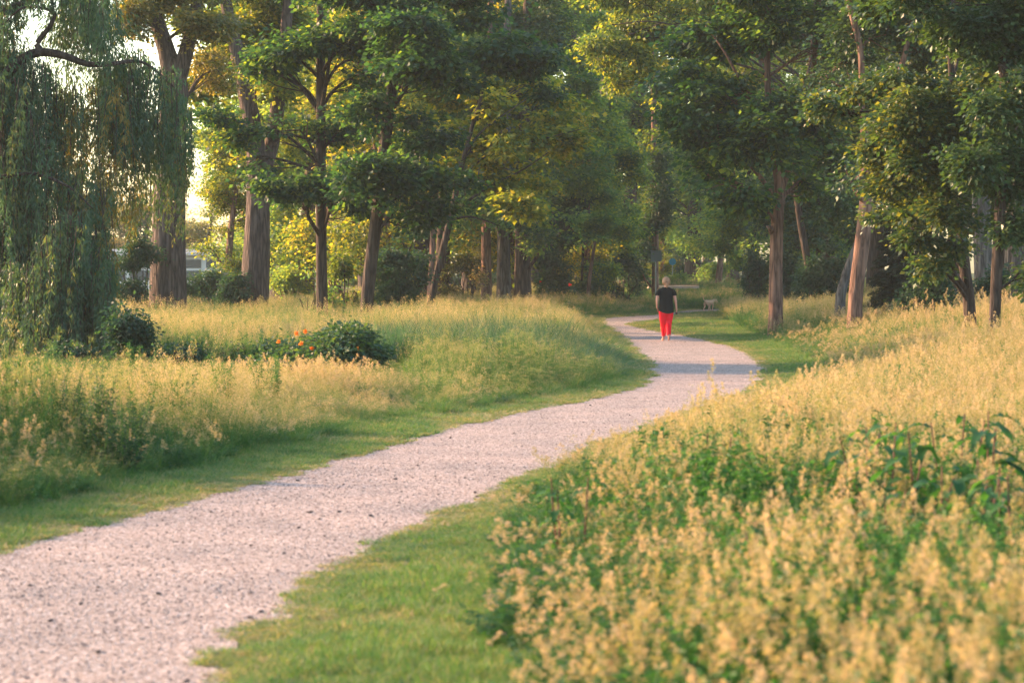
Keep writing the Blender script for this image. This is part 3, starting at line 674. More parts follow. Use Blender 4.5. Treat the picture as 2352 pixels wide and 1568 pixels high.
FAR = [
 ('a', 600, 108, .95, 1, 'green tree just right of the forked poplar, behind it'),
 ('c', 890, 94, 1.05, 1, 'yellow green young tree between the leaning dark maple and the big round bush'),
 ('a', 965, 103, 1.0, 1, 'green tree behind the big round dark bush'),
 ('c', 1165, 106, 1.15, 1, 'yellow green tree above the middle one of the three broad trunks'),
 ('a', 1080, 116, 1.15, 1, 'green tree behind the narrow reddish trunk'),
 ('a', 1440, 135, 1.15, 1, 'hazy green tree behind the tall ivy covered tree, left of it'),
 ('a', 1800, 108, 1.0, 1, 'green tree seen between the two forks of the pale smooth trunk'),
 ('b', 1250, 170, 1.4, 1, 'very tall faint tree behind the widest brown trunk'),  # kind, px, distance, scale, stretch, label
 ('a', 700, 104, .95, 1, 'green tree behind the straight dark maple'),
 ('c', 770, 98, 1.0, 1, 'young yellow green tree close behind the straight dark maple, to its right'),
 ('b', 930, 118, 1.0, 1, 'tall green tree behind the gently leaning dark maple'),
 ('d', 1020, 108, .95, 1, 'dark green tree behind the thin leaning maple'),
 ('a', 1290, 112, 1.0, 1, 'green tree just right of the three broad trunks'),
 ('c', 1345, 108, .75, 1, 'small yellowish tree over the red poppies'),
 ('b', 1365, 124, 1.0, 1, 'tall blue green tree left of the ivy covered tree'),
 ('d', 1385, 114, .6, 1, 'low dark tree left of the grey board on its pole'),
 ('a', 1230, 140, 1.25, 1, 'very tall hazy tree at the upper middle of the photo'),
 ('b', 1340, 155, 1.35, 1, 'highest hazy blue green tree right of the upper middle'),
 ('b', 1590, 165, 1.2, 1, 'hazy tree straight above the round blue sign'),
 ('a', 1680, 150, 1.0, 1, 'hazy tree with grey trunk, far behind the dog'),
 ('a', 1480, 175, 1.35, 1, 'faint hazy tree in the farthest gap above the woman'),
 ('c', 1520, 146, .5, 1, 'small olive tree above the grey board on its pole'),
 ('d', 1730, 112, .7, 1, 'dark low tree left of the forked tree trunk'),
 ('b', 1800, 128, 1.0, 1, 'tall tree right behind the forked tree'),
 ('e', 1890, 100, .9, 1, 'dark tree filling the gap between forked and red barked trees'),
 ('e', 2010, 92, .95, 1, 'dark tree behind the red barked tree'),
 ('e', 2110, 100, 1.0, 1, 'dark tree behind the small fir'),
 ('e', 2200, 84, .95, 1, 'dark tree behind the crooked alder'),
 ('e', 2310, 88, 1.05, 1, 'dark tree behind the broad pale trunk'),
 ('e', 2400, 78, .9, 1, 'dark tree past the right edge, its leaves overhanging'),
 ('c', 520, 92, .62, 1, 'small golden tree in the gap between the two poplars'),
 ('a', 640, 122, 1.05, 1, 'hazy green tree behind the forked poplar'),
 ('a', 840, 140, 1.1, 1, 'far hazy tree between the two dark maples'),
 ('b', 1110, 145, 1.2, 1, 'far tall tree behind the three broad trunks'),
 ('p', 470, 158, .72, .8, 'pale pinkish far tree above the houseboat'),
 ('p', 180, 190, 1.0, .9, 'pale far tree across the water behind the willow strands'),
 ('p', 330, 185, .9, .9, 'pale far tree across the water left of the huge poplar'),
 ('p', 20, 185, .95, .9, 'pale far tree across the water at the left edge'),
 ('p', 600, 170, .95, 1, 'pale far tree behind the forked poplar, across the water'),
 ('b', 1900, 150, 1.2, 1, 'far tall tree high between forked and red barked trees'),
 ('e', 2080, 140, 1.2, 1, 'far tall tree above the fir'),
 ('a', 1730, 180, 1.3, 1, 'faint hazy tree behind all others right of the sign'),
 ('d', 1520, 205, 1.2, 1, 'darkest far tree closing the gap right above the woman'),
 ('a', 1625, 215, 1.25, 1, 'far tree closing the gap between the blue sign and the grey leaning trunk'),
 ('d', 1780, 200, 1.2, 1, 'farthest dark tree behind the forked tree'),
 ('d', 1330, 200, 1.2, 1, 'farthest dark tree behind the poppies'),
 ('a', 1950, 190, 1.2, 1, 'farthest tree behind the red barked tree'),
 ('d', 1200, 190, 1.2, 1, 'farthest dark tree behind the widest brown trunk'),
 ('d', 860, 185, 1.1, 1, 'farthest dark tree between the two dark maples'),
 ('b', 980, 175, 1.35, 1, 'faint tree farthest behind the leaning maple'),
]
rf = np.random.default_rng(77)
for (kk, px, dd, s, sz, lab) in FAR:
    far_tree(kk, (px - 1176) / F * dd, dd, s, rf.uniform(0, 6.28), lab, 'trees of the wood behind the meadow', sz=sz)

# thin bare understory trunks
TH = [([(764, 560, 14), (762, 450, 13), (763, 340, 12), (760, 230, 11), (758, 60, 9)], 100, 'bark_smooth', 'thin lit trunk just right of the straight dark maple', 'golden', [(770, 180, 60, 40), (755, 60, 80, 50)]),
      ([(1352, 660, 9), (1358, 610, 8), (1364, 570, 7), (1368, 530, 4)], 101, 'bark_smooth', 'short red leaning trunk right of the poppies', 'far', [(1372, 520, 26, 18)]),
      ([(1335, 670, 7), (1338, 600, 6), (1342, 500, 6), (1340, 380, 4)], 103, 'bark_dark', 'very thin dark trunk left of the short red leaning trunk', 'far', [(1345, 420, 50, 40), (1330, 350, 50, 36)]),
      ([(1270, 660, 8), (1270, 600, 7), (1268, 480, 6)], 103, 'bark_smooth', 'thin grey trunk above the left poppy', 'bush', [(1275, 500, 44, 36), (1300, 560, 36, 24)]),
      ([(1650, 650, 16), (1656, 590, 14), (1664, 530, 13), (1672, 450, 10), (1680, 300, 8)], 136, 'bark_smooth', 'grey leaning trunk in the hazy gap behind the dog', 'far', [(1660, 330, 80, 60), (1700, 420, 50, 30)]),
      ([(988, 670, 14), (992, 600, 13), (996, 520, 13), (1006, 400, 11)], 90, 'bark_smooth', 'lit trunk close behind the thin leaning maple', 'far', [(1000, 400, 50, 40), (980, 330, 50, 40)]),
      ([(1012, 640, 26), (1014, 560, 24), (1018, 460, 22), (1020, 300, 18)], 99, 'bark', 'brown trunk crossing behind the thin leaning maple', 'far', [(1040, 250, 80, 60)]),
      ([(2098, 700, 18), (2096, 560, 16), (2092, 420, 15), (2080, 300, 12)], 66, 'bark_dark', 'thin dark trunk behind the small fir', 'bush', [(2080, 320, 60, 50)]),
      ([(1505, 640, 16), (1504, 520, 16), (1500, 400, 15), (1502, 280, 13), (1498, 160, 10), (1496, 60, 6)], 119, 'bark_smooth', 'tall ivy covered tree with pink lit upper trunk above the woman', 'bush',
       [(1496, 530, 24, 40, 0, .9), (1504, 470, 30, 50, 0, .9), (1508, 390, 28, 44, 0, .8), (1452, 610, 34, 44, 0, 1)])]
for q, (st, d, bk, lab, lf, pf) in enumerate(TH):
    tree(lab, d, [st], pf, bk, lf, 420 * max(1, len(pf)), 60 + q, group='thin trunks in the undergrowth', name='tree', size=.14, twigs=5, tone=(0, .8), flare=1.1, n=12)

# ------------------------------------------------------------------ bushes
def bush(label, px, py, w, h, d, leaf, n, seed, size=.1, name='bush', group='bushes under the trees', tone=(0, .8), ybase=None, aspect=.7, cat='bush'):
    c = at(px, py, d); rx = wpx(w, d) / 2; rz = wpx(h, d) / 2
    g = float(terr(c[0], c[1])); top = c[2] + rz; cz = (top + g) / 2; rz = (top - g) / 2
    root = empty(name, (c[0], c[1], g), label, cat, group)
    r_ = np.random.default_rng(seed); P = []
    for q in range(13):
        a = r_.uniform(0, 6.28); o = r_.uniform(.1, .9)
        P.append((c[0] + math.cos(a) * rx * o, c[1] + math.sin(a) * rx * o * .6, cz + r_.uniform(-.7, .55 - .35 * o) * rz, rx * r_.uniform(.2, .42), rx * r_.uniform(.2, .4), rz * r_.uniform(.22, .5)))
    v, f, t, tp, k = crown(P, n, per=11, size=size, aspect=aspect, tw=.2, seed=seed, tone=tone, shell=.5, sats=1)
    v[:, 2] = np.maximum(v[:, 2], g + .01 + .02 * (np.arange(len(v)) % 4))
    mb = MB()
    for q, p in enumerate(P):
        b0 = np.array([c[0] + r_.normal(0, .08), c[1] + r_.normal(0, .08), g - .05])
        mb.tube([b0, (b0 + np.array(p[:3])) / 2 + r_.normal(0, .06, 3), np.array(p[:3])], [.022, .016, .01], 5, sub=3)
        idx = np.where(k == q)[0]
        for e in idx[:6]: mb.tube([np.array(p[:3]), tp[e]], [.007, .003], 3)
    link('foliage', mesh('foliage', v, f, M[leaf], tone=t), root); mb.obj('stem', M['bark_dark'], root)
    return root, P, tp
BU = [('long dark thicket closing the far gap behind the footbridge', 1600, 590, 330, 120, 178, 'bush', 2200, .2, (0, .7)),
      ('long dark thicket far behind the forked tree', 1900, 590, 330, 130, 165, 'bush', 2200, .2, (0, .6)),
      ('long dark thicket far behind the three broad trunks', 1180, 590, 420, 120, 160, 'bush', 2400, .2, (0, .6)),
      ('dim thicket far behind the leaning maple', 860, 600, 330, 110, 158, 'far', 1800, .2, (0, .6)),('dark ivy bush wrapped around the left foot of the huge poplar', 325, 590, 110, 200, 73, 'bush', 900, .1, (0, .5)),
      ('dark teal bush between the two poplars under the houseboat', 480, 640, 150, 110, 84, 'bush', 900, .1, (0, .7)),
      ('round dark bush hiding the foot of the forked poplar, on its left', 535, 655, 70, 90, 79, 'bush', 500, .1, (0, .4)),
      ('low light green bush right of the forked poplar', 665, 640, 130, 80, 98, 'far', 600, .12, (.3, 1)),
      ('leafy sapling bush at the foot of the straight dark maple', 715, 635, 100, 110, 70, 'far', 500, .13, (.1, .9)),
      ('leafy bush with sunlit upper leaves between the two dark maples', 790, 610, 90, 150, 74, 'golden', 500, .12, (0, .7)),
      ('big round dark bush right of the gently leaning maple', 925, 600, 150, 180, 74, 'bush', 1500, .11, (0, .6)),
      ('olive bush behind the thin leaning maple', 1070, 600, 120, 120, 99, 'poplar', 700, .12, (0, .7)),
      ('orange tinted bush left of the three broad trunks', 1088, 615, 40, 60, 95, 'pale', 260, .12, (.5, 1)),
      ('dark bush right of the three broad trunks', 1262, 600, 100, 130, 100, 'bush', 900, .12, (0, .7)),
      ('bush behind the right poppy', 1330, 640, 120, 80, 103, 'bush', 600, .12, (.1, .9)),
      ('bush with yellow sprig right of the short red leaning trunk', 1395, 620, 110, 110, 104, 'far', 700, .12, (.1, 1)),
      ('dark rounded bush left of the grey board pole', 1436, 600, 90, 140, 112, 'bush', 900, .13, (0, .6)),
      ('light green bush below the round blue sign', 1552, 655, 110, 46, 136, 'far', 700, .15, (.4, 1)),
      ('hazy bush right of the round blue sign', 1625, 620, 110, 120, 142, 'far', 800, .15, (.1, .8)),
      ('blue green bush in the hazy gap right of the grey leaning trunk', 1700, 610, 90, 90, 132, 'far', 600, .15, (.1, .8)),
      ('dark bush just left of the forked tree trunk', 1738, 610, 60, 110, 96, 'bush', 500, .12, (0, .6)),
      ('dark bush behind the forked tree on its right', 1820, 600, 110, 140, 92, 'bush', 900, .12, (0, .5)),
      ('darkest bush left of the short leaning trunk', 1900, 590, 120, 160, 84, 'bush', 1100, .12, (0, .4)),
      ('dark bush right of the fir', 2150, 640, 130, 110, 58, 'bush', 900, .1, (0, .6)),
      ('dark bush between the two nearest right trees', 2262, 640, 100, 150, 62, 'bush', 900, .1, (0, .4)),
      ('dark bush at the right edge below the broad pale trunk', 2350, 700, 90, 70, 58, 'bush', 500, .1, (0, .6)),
      ('hazy bush on the far bank behind the willow strands', 60, 640, 300, 60, 100, 'far', 900, .14, (.1, .8)),
      ('hazy bush on the near bank between willow and huge poplar', 270, 630, 120, 90, 92, 'far', 600, .12, (.1, .8)),
      ]
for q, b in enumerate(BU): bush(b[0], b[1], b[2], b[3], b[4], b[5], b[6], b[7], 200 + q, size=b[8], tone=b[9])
# bushes in the meadow
bo, P_, tp_ = bush('dark leafy bush with orange flowers in the middle of the left meadow', 748, 812, 350, 122, 39, 'bush', 2300, 300, size=.085, name='flowering_bush', group=None, tone=(0, .8))
M['orange'] = leafmat('orange_petal', [(0, (.75, .2, .02)), (1, (.9, .35, .04))], .3, .6, tcol=(1.0, .7, .4))
M['red'] = leafmat('red_petal', [(0, (.6, .03, .02)), (1, (.75, .06, .04))], .3, .6, tcol=(1.0, .5, .4))
M['white'] = leafmat('white_petal', [(0, (.55, .5, .42)), (1, (.75, .7, .6))], .3, .6, tcol=(.7, .7, .6))
def flower_mesh(r, n, seed, tilt=.35, layers=2):
    r_ = np.random.default_rng(seed); mb = MB()
    for l in range(layers):
        a = np.arange(n) / n * 6.283 + l * .5; D = np.stack([np.cos(a), np.sin(a), np.full(n, tilt + l * .5)], 1)
        v, f, t = leaves(np.zeros((n, 3)), D, r * (1 - .25 * l), .8, np.array([0, 0, 1.]), r_.random(n), seed + l)
        mb.add(v, f, t)
    return mb
for q, (px, py) in enumerate([(681, 766), (702, 762), (692, 789), (752, 794), (716, 800), (779, 812), (640, 785), (820, 800)]):
    mb = flower_mesh(.045, 7, q, layers=2); c = at(px, py, 38.0)
    v = mb.me('flower', M['orange']); v.transform(Matrix.Translation(Vector(c)) @ Matrix.Rotation(R(70), 4, 'X'))
    link('flower', v, bo)
bush('low dark bush in the left meadow, left of the orange flowered bush', 550, 822, 220, 84, 41, 'bush', 900, 301, size=.07, group='dark bushes in the left meadow', tone=(0, .5))
bush('low dark leafy bush in the meadow just right of the willow strands', 400, 822, 230, 84, 41, 'bush', 900, 302, size=.07, group='dark bushes in the left meadow', tone=(0, .5))
bush('dark climbing plant hanging at the right side of the willow strands', 285, 760, 70, 130, 42, 'bush', 700, 303, size=.08, group='dark bushes in the left meadow', tone=(0, .4))
bush('dark bush in the grass under the willow', 180, 820, 120, 60, 44, 'bush', 400, 304, size=.07, group='dark bushes in the left meadow', tone=(0, .3))
# poppies
for px, py, lab in [(1241, 647, 'left red poppy in front of the undergrowth'), (1309, 654, 'right, larger red poppy in front of the undergrowth')]:
    c = at(px, py, 98); root = empty('poppy', (c[0], c[1], 0), lab, 'flower', 'red poppies by the undergrowth')
    v = flower_mesh(.09 if px > 1300 else .06, 6, 5).me('petals', M['red']); v.transform(Matrix.Translation(Vector(c)) @ Matrix.Rotation(R(60), 4, 'X')); link('petals', v, root)
    mb = MB(); mb.tube([(c[0], c[1], 0), tuple(c)], [.01, .006], 5); mb.obj('stem', M['grass'], root)

# ------------------------------------------------------------------ grass, meadow: sources and scatter
def blades(n, rad, h, w, lean, curve, tone, seed, K=4):
    r_ = np.random.default_rng(seed)
    a = r_.uniform(0, 6.283, n); rr = rad * np.sqrt(r_.random(n))
    b = np.stack([np.cos(a) * rr, np.sin(a) * rr, np.zeros(n)], 1)
    H = r_.uniform(h[0], h[1], n); az = r_.uniform(0, 6.283, n)
    L = np.abs(r_.normal(lean, lean * .5, n)); cu = np.abs(r_.normal(curve, curve * .5, n))
    u = np.linspace(0, 1, K)[None, :]
    out = (L[:, None] * u + cu[:, None] * u ** 2.2) * H[:, None]
    z = H[:, None] * (u - .35 * cu[:, None] * u ** 2.5)
    fw = np.radians(r_.uniform(0, 180, n))
    sx, sy = np.cos(fw), np.sin(fw)
    wd = w * r_.uniform(.6, 1.3, n)[:, None] * (1 - u ** 1.5 * .93) / 2
    x = b[:, 0:1] + np.cos(az)[:, None] * out; y = b[:, 1:2] + np.sin(az)[:, None] * out
    v = np.stack([np.stack([x - sx[:, None] * wd, y - sy[:, None] * wd, z], -1), np.stack([x + sx[:, None] * wd, y + sy[:, None] * wd, z], -1)], 2)  # n,K,2,3
    idx = (np.arange(n)[:, None] * K + np.arange(K - 1)[None]).ravel() * 2
    f = np.stack([idx, idx + 1, idx + 3, idx + 2], 1)
    t = np.repeat(np.clip(r_.normal(tone[0], tone[1], n), 0, 1), K - 1)
    tips = np.stack([x[:, -1], y[:, -1], z[:, -1]], 1); dirs = tips - np.stack([x[:, -2], y[:, -2], z[:, -2]], 1)
    return v.reshape(-1, 3), f, t, tips, dirs / np.linalg.norm(dirs, axis=1)[:, None]

SRC = {}
def source(key, mbs, m):
    c = bpy.data.collections.new('source_' + key)
    for q, mb in enumerate(mbs):
        o = bpy.data.objects.new(key, mb.me(key, m)); c.objects.link(o)
    SRC[key] = c
def mk_lawn(s):
    mb = MB(); v, f, t, *_ = blades(150, .16, (.03, .10), .007, .45, .5, (.4, .2), s); mb.add(v, f, t)
    v, f, t, *_ = blades(50, .16, (.03, .09), .005, .6, .5, (.75, .1), s + 50); mb.add(v, f, t); return mb
def mk_fine(s):   # wispy yellow green grass
    mb = MB(); v, f, t, *_ = blades(90, .2, (.3, .62), .007, .2, .35, (.34, .16), s); mb.add(v, f, t)
    v, f, t, tips, dr = blades(26, .2, (.45, .75), .003, .15, .2, (.55, .1), s + 1); mb.add(v, f, t)
    r_ = np.random.default_rng(s); T = np.repeat(np.arange(len(tips)), 12)
    c = tips[T] + np.stack([r_.normal(0, .018, len(T)), r_.normal(0, .018, len(T)), r_.uniform(-.14, .02, len(T))], 1)
    v, f, t = leaves(c, r_.normal(0, .5, (len(T), 3)) + [0, 0, .7], .013, .35, np.array([0, 0, 1.]), np.clip(r_.normal(.82, .1, len(T)), 0, 1), s); mb.add(v, f, t); return mb
def mk_panicle(s):  # meadow grass with open tan heads
    mb = MB(); v, f, t, *_ = blades(70, .2, (.3, .68), .010, .22, .4, (.28, .16), s); mb.add(v, f, t)
    v, f, t, tips, dr = blades(15, .2, (.6, .95), .0035, .12, .12, (.55, .1), s + 1); mb.add(v, f, t)
    r_ = np.random.default_rng(s); k = 34; T = np.repeat(np.arange(len(tips)), k)
    h = r_.random(len(T)); spread = .012 + .05 * (1 - h) * r_.random(len(T)); a = r_.uniform(0, 6.28, len(T))
    c = tips[T] + np.stack([np.cos(a) * spread, np.sin(a) * spread, -.2 + .2 * h], 1)
    v, f, t = leaves(c, np.stack([np.cos(a) * .6, np.sin(a) * .6, r_.normal(.7, .5, len(T))], 1), .021, .45, np.array([0, 0, 1.]), np.clip(r_.normal(.88, .09, len(T)), 0, 1), s); mb.add(v, f, t); return mb
def mk_cock(s, tn=.93):  # clumped heads
    mb = MB(); v, f, t, *_ = blades(60, .2, (.3, .7), .011, .22, .45, (.25, .15), s); mb.add(v, f, t)
    v, f, t, tips, dr = blades(6, .2, (.62, 1.0), .004, .16, .12, (.5, .1), s + 1); mb.add(v, f, t)
    r_ = np.random.default_rng(s)
    for p in tips:
        nb = r_.integers(3, 7)
        for q in range(nb):
            hh = q / nb; a = r_.uniform(0, 6.28); o = (.006 + .06 * hh) * r_.uniform(.5, 1.2)
            c0 = p + [math.cos(a) * o, math.sin(a) * o, -.16 * hh + .01]
            m = 30; rr = r_.normal(0, 1, (m, 3)) * [.008, .008, .012]
            v, f, t = leaves(c0 + rr, rr / .01 + [math.cos(a), math.sin(a), 1.], .016, .6, np.array([0, 0, 1.]), np.clip(r_.normal(tn, .07, m), 0, 1), s + q); mb.add(v, f, t)
    return mb
def mk_weed(s, h=(.35, .75), sz=.07, tn=.2, asp=.38):   # leafy stems, nettle like
    mb = MB(); r_ = np.random.default_rng(s)
    for q in range(7):
        a = r_.uniform(0, 6.28); o = .18 * math.sqrt(r_.random()); H = r_.uniform(*h); ln = r_.normal(0, .08, 2)
        b = np.array([math.cos(a) * o, math.sin(a) * o, 0]); e = b + [ln[0], ln[1], H]
        mb.tube([b, (b + e) / 2 + [ln[1] * .2, 0, 0], e], [.004, .003, .002], 4, tone=tn + .15)
        m = int(H * 60); u = r_.uniform(.15, 1, m); az = r_.uniform(0, 6.28, m)
        c = b + (e - b) * u[:, None]
        d = np.stack([np.cos(az), np.sin(az), r_.normal(.1, .35, m)], 1)
        v, f, t = leaves(c, d, sz * (1.15 - .6 * u), asp, np.array([0, 0, 1.]), np.clip(r_.normal(tn, .09, m), 0, 1), s + q); mb.add(v, f, t)
    return mb
def mk_umbel(s):  # greyish white flowered weeds
    mb = mk_weed(s, (.4, .75), .06, .28, .3); r_ = np.random.default_rng(s)
    for q in range(9):
        a = r_.uniform(0, 6.28); o = .2 * math.sqrt(r_.random()); H = r_.uniform(.5, .85)
        b = np.array([math.cos(a) * o, math.sin(a) * o, 0]); e = b + [r_.normal(0, .05), r_.normal(0, .05), H]
        mb.tube([b, e], [.003, .002], 3, tone=.4)
        m = 45; rr = r_.normal(0, 1, (m, 3)) * [.03, .03, .012]
        v, f, t = leaves(e + rr, r_.normal(0, 1, (m, 3)), .013, .7, np.array([0, 0, 1.]), np.clip(r_.normal(.72, .08, m), 0, 1), s + q); mb.add(v, f, t)
    return mb
def mk_sedge(s):
    mb = MB(); v, f, t, *_ = blades(70, .2, (.4, .85), .011, .35, .5, (.4, .25), s, K=6); mb.add(v, f, t); return mb
source('short_grass', [mk_lawn(s) for s in range(500, 506)], M['grass'])
source('fine_grass', [mk_fine(s) for s in range(510, 516)], M['grass'])
source('seed_grass', [mk_panicle(s) for s in range(520, 527)], M['grass'])
source('clump_grass', [mk_cock(s) for s in range(530, 537)], M['grass'])
source('leafy_weed', [mk_weed(s) for s in range(540, 545)], M['grass'])
source('umbel_weed', [mk_umbel(s) for s in range(550, 554)], M['grass'])
source('sedge', [mk_sedge(s) for s in range(560, 564)], M['sedge'])

def scatter(name, key, pts, scl, label, seed=0, tilt=.12):
    n = len(pts); r_ = np.random.default_rng(seed)
    me = bpy.data.meshes.new(name); me.vertices.add(n); me.vertices.foreach_set('co', pts.astype(np.float32).ravel())
    def att(nm, typ, field, arr):
        a = me.attributes.new(nm, typ, 'POINT'); a.data.foreach_set(field, arr.ravel())
    att('scl', 'FLOAT_VECTOR', 'vector', np.asarray(scl, np.float32))
    rot = np.stack([r_.normal(0, tilt, n), r_.normal(0, tilt, n), r_.uniform(0, 6.28, n)], 1).astype(np.float32)
    att('rot', 'FLOAT_VECTOR', 'vector', rot)
    att('pick', 'INT', 'value', r_.integers(0, len(SRC[key].objects), n).astype(np.int32))
    o = bpy.data.objects.new(name, me); COL.objects.link(o)
    tag(o, label, kind='stuff')
    g = bpy.data.node_groups.new(name, 'GeometryNodeTree')
    g.interface.new_socket('Geometry', in_out='INPUT', socket_type='NodeSocketGeometry')
    g.interface.new_socket('Geometry', in_out='OUTPUT', socket_type='NodeSocketGeometry')
    N = g.nodes; gi = N.new('NodeGroupInput'); go = N.new('NodeGroupOutput')
    ip = N.new('GeometryNodeInstanceOnPoints'); ci = N.new('GeometryNodeCollectionInfo')
    ci.inputs['Collection'].default_value = SRC[key]; ci.inputs['Separate Children'].default_value = True; ci.inputs['Reset Children'].default_value = True
    def na(nm, t):
        q = N.new('GeometryNodeInputNamedAttribute'); q.data_type = t; q.inputs['Name'].default_value = nm; return q
    s_, r2, p_ = na('scl', 'FLOAT_VECTOR'), na('rot', 'FLOAT_VECTOR'), na('pick', 'INT')
    L = g.links.new
    L(gi.outputs[0], ip.inputs['Points']); L(ci.outputs[0], ip.inputs['Instance']); ip.inputs['Pick Instance'].default_value = True
    L(p_.outputs[0], ip.inputs['Instance Index'])
    e2r = N.new('FunctionNodeEulerToRotation'); L(r2.outputs[0], e2r.inputs[0]); L(e2r.outputs[0], ip.inputs['Rotation'])
    L(s_.outputs[0], ip.inputs['Scale']); L(ip.outputs[0], go.inputs[0])
    md = o.modifiers.new('scatter', 'NODES'); md.node_group = g
    return o

def zone(d0, d1, rho, seed):
    r_ = np.random.default_rng(seed); W = .235 * d1 + 1.6
    n = int((d1 - d0) * 2 * W * rho)
    p = np.stack([r_.uniform(-W, W, n), r_.uniform(d0, d1, n)], 1)
    return p[np.abs(p[:, 0]) < .235 * p[:, 1] + 1.6]
zs = [(112, 150, 3.5), (3.2, 9, 70), (9, 14, 62), (14, 22, 44), (22, 32, 30), (32, 46, 20), (46, 64, 13), (64, 88, 9), (88, 112, 6)]
PT = []; RHO = []
for q, (a, b_, rho) in enumerate(zs):
    p = zone(a, b_, rho, 900 + q); PT.append(p); RHO.append(np.full(len(p), rho))
PT = np.vstack(PT); RHO = np.concatenate(RHO)
inp = inside(PT, PATH); s_all = np.minimum(dist(PT, LD), dist(PT, RD)); dl = dist(PT, LD); drr = dist(PT, RD)
keep = ~inp | (s_all < .04)
water = ((PT[:, 1] > 123) & (PT[:, 1] < 130) & (PT[:, 0] > 5) & (PT[:, 0] < 13)) | (PT[:, 1] > 97) & (PT[:, 0] < -9)
keep &= ~water
PT, RHO, s_all, dl, drr = PT[keep], RHO[keep], s_all[keep], dl[keep], drr[keep]
left = dl < drr
x, y = PT[:, 0], PT[:, 1]
vw = np.where(left, np.interp(y, [0, 12, 20, 28, 34, 40, 50, 70, 84, 95, 110], [.8, .9, 1.0, .8, .6, .45, .35, .4, .8, .9, .8]),
              np.interp(y, [0, 9, 12, 15, 18, 22, 30, 40, 46, 52, 60, 70, 110], [1.55, 1.3, 1.15, .9, .45, .3, .6, 1.1, 1.0, 1.1, 1.3, 1.4, .3]))
vw = vw * (1 + .35 * (vnoise(x + 70, y + 9, 1.1, 3) - .5))
wedge = (~left) & (y > 58) & (y < 104) & (x < np.interp(y, [58, 64, 80, 92, 100, 104], [6.5, 6.6, 7.4, 8.1, 8.9, 9.4])) & (x > 3)
rise = np.clip((s_all - vw) / (np.where(left, np.interp(y, [0, 24, 30, 40], [1.5, 1.6, 1.7, 1.2]), np.interp(y, [0, 20, 32, 45, 60], [1.0, 1.2, 2.2, 2.2, 1.4]))), 0, 1)
rise = np.where(wedge, 0, rise)
n1 = vnoise(x + 40, y + 3, 2.2, 11); n2 = vnoise(x + 40, y + 3, .8, 12); n3 = vnoise(x + 40, y + 3, 5.5, 13)
rr = np.random.default_rng(44).random(len(x)); r2_ = np.random.default_rng(45).uniform(.8, 1.2, len(x))
H = .3 + .7 * rise ** 1.2; H *= (.6 + .55 * n1 + .15 * n3) * r2_
H *= np.where(left, np.interp(y, [0, 26, 30, 60], [1.25, 1.25, .95, 1]), np.interp(y, [0, 12, 30, 60], [.72, .78, .85, .95]))
spread = np.sqrt(14 / RHO)                                     # thinner scatter, wider tufts
spread = np.clip(spread, .75, 1.9)
lawn = rise <= 0
kind = np.full(len(x), 'seed', dtype=object)
kind[(rr < .42) & left] = 'fine'
kind[(rr < .25) & ~left] = 'fine'
kind[(rr > .9)] = 'weed'
kind[(~left) & (y > 17) & (y < 60) & (rr > .42) & (rr < .66)] = 'clump'
gz = vnoise(x + 33, y + 17, 3.1, 31)
kind[(rr > .62) & (gz > .5)] = 'weed'
kind[(rr > .8) & (gz <= .5)] = 'weed'
kind[left & (gz > .55) & (rr < .45)] = 'fine'
kind[(~left) & (y > 17) & (gz > .62) & (rr < .3)] = 'fine'
kind[left & (y < 40) & (rr > .5) & (n1 > .5)] = 'weed'
near_r = (~left) & (y < 17)
kind[near_r] = 'clump'; kind[near_r & (rr > .34 - .16 * (gz > .55))] = 'weed'; kind[near_r & (rr > .86 - .3 * n2)] = 'broad'; kind[near_r & (rr < .09)] = 'fine'
green_p = (~left) & (y > 12.5) & (y < 19) & (rr > .45 - .2 * n1)
kind[green_p] = 'weed'; kind[green_p & (rr > .7)] = 'broad'
dk = (~left) & (y > 10.8) & (y < 15.5) & (x > 1.2) & (x < 4.6)
kind[dk & (rr > .25)] = 'broad'; kind[dk & (rr > .8)] = 'weed'
kind[left & (y < 27) & (rr > .42)] = 'weed'
kind[left & (y < 27) & (rr > .82) & (n1 > .5)] = 'broad'
kind[left & (y < 24) & (rr > .85)] = 'umbel'
kind[left & (x > -3.6) & (x < -1.9) & (y > 30) & (y < 34)] = 'clump'
kind[left & (x > -6) & (x < -3.6) & (y > 28) & (y < 32) & (rr > .4)] = 'umbel'
kind[left & (x > -3.2) & (x < -1.2) & (y > 24) & (y < 30)] = 'fine'
sg = left & (x > -2.6) & (x < 1.9) & (y > 39.5) & (y < 48)
um = left & (x > -2.1) & (y > 33) & (y < 41)
kind[um & (rr > .45)] = 'umbel'
kind[sg & (rr > .25)] = 'sedge'
kind[left & (y > 48) & (rr > .93)] = 'sedge'
bushzone = ((np.abs(x + 2.95) < .8) & (np.abs(y - 38.8) < .8))
H = np.where(bushzone, H * .4, H)
H = np.where(left & (y > 26) & (y <= 34) & (x < -1.2), H * .62, H)
hollow = (x > -12) & (x < -1.5) & (y > 34) & (y < np.where(x < -5, 47.5, 40.5))
H = np.where(hollow, H * .33, H)
kind[hollow & (rr > .3)] = 'weed'
gl = left & (y > 22) & (y < 32) & (n1 > .42)
kind[gl & (rr > .3) & (rr < .72)] = 'seed'
kind[left & (y < 22) & (rr > .34) & (rr < .42)] = 'clump'
kind[left & (y > 48) & (y < 78) & (n2 > .55) & (rr > .35) & (rr < .8)] = 'fine'
kind[left & (y > 24) & (y < 60) & (x > -1.5) & (rr < .5)] = 'fine'
H = np.where(sg, H * 1.2, H)
H = np.where((y > 103) & (y < 127) & (x > 3.5) & (x < 13), H * (.72 + .2 * (x > 9.6)), H)
dark = (x > 5) & (y > 86)
kind[dark & (rr > .6)] = 'weed'
kind[lawn] = 'lawn'
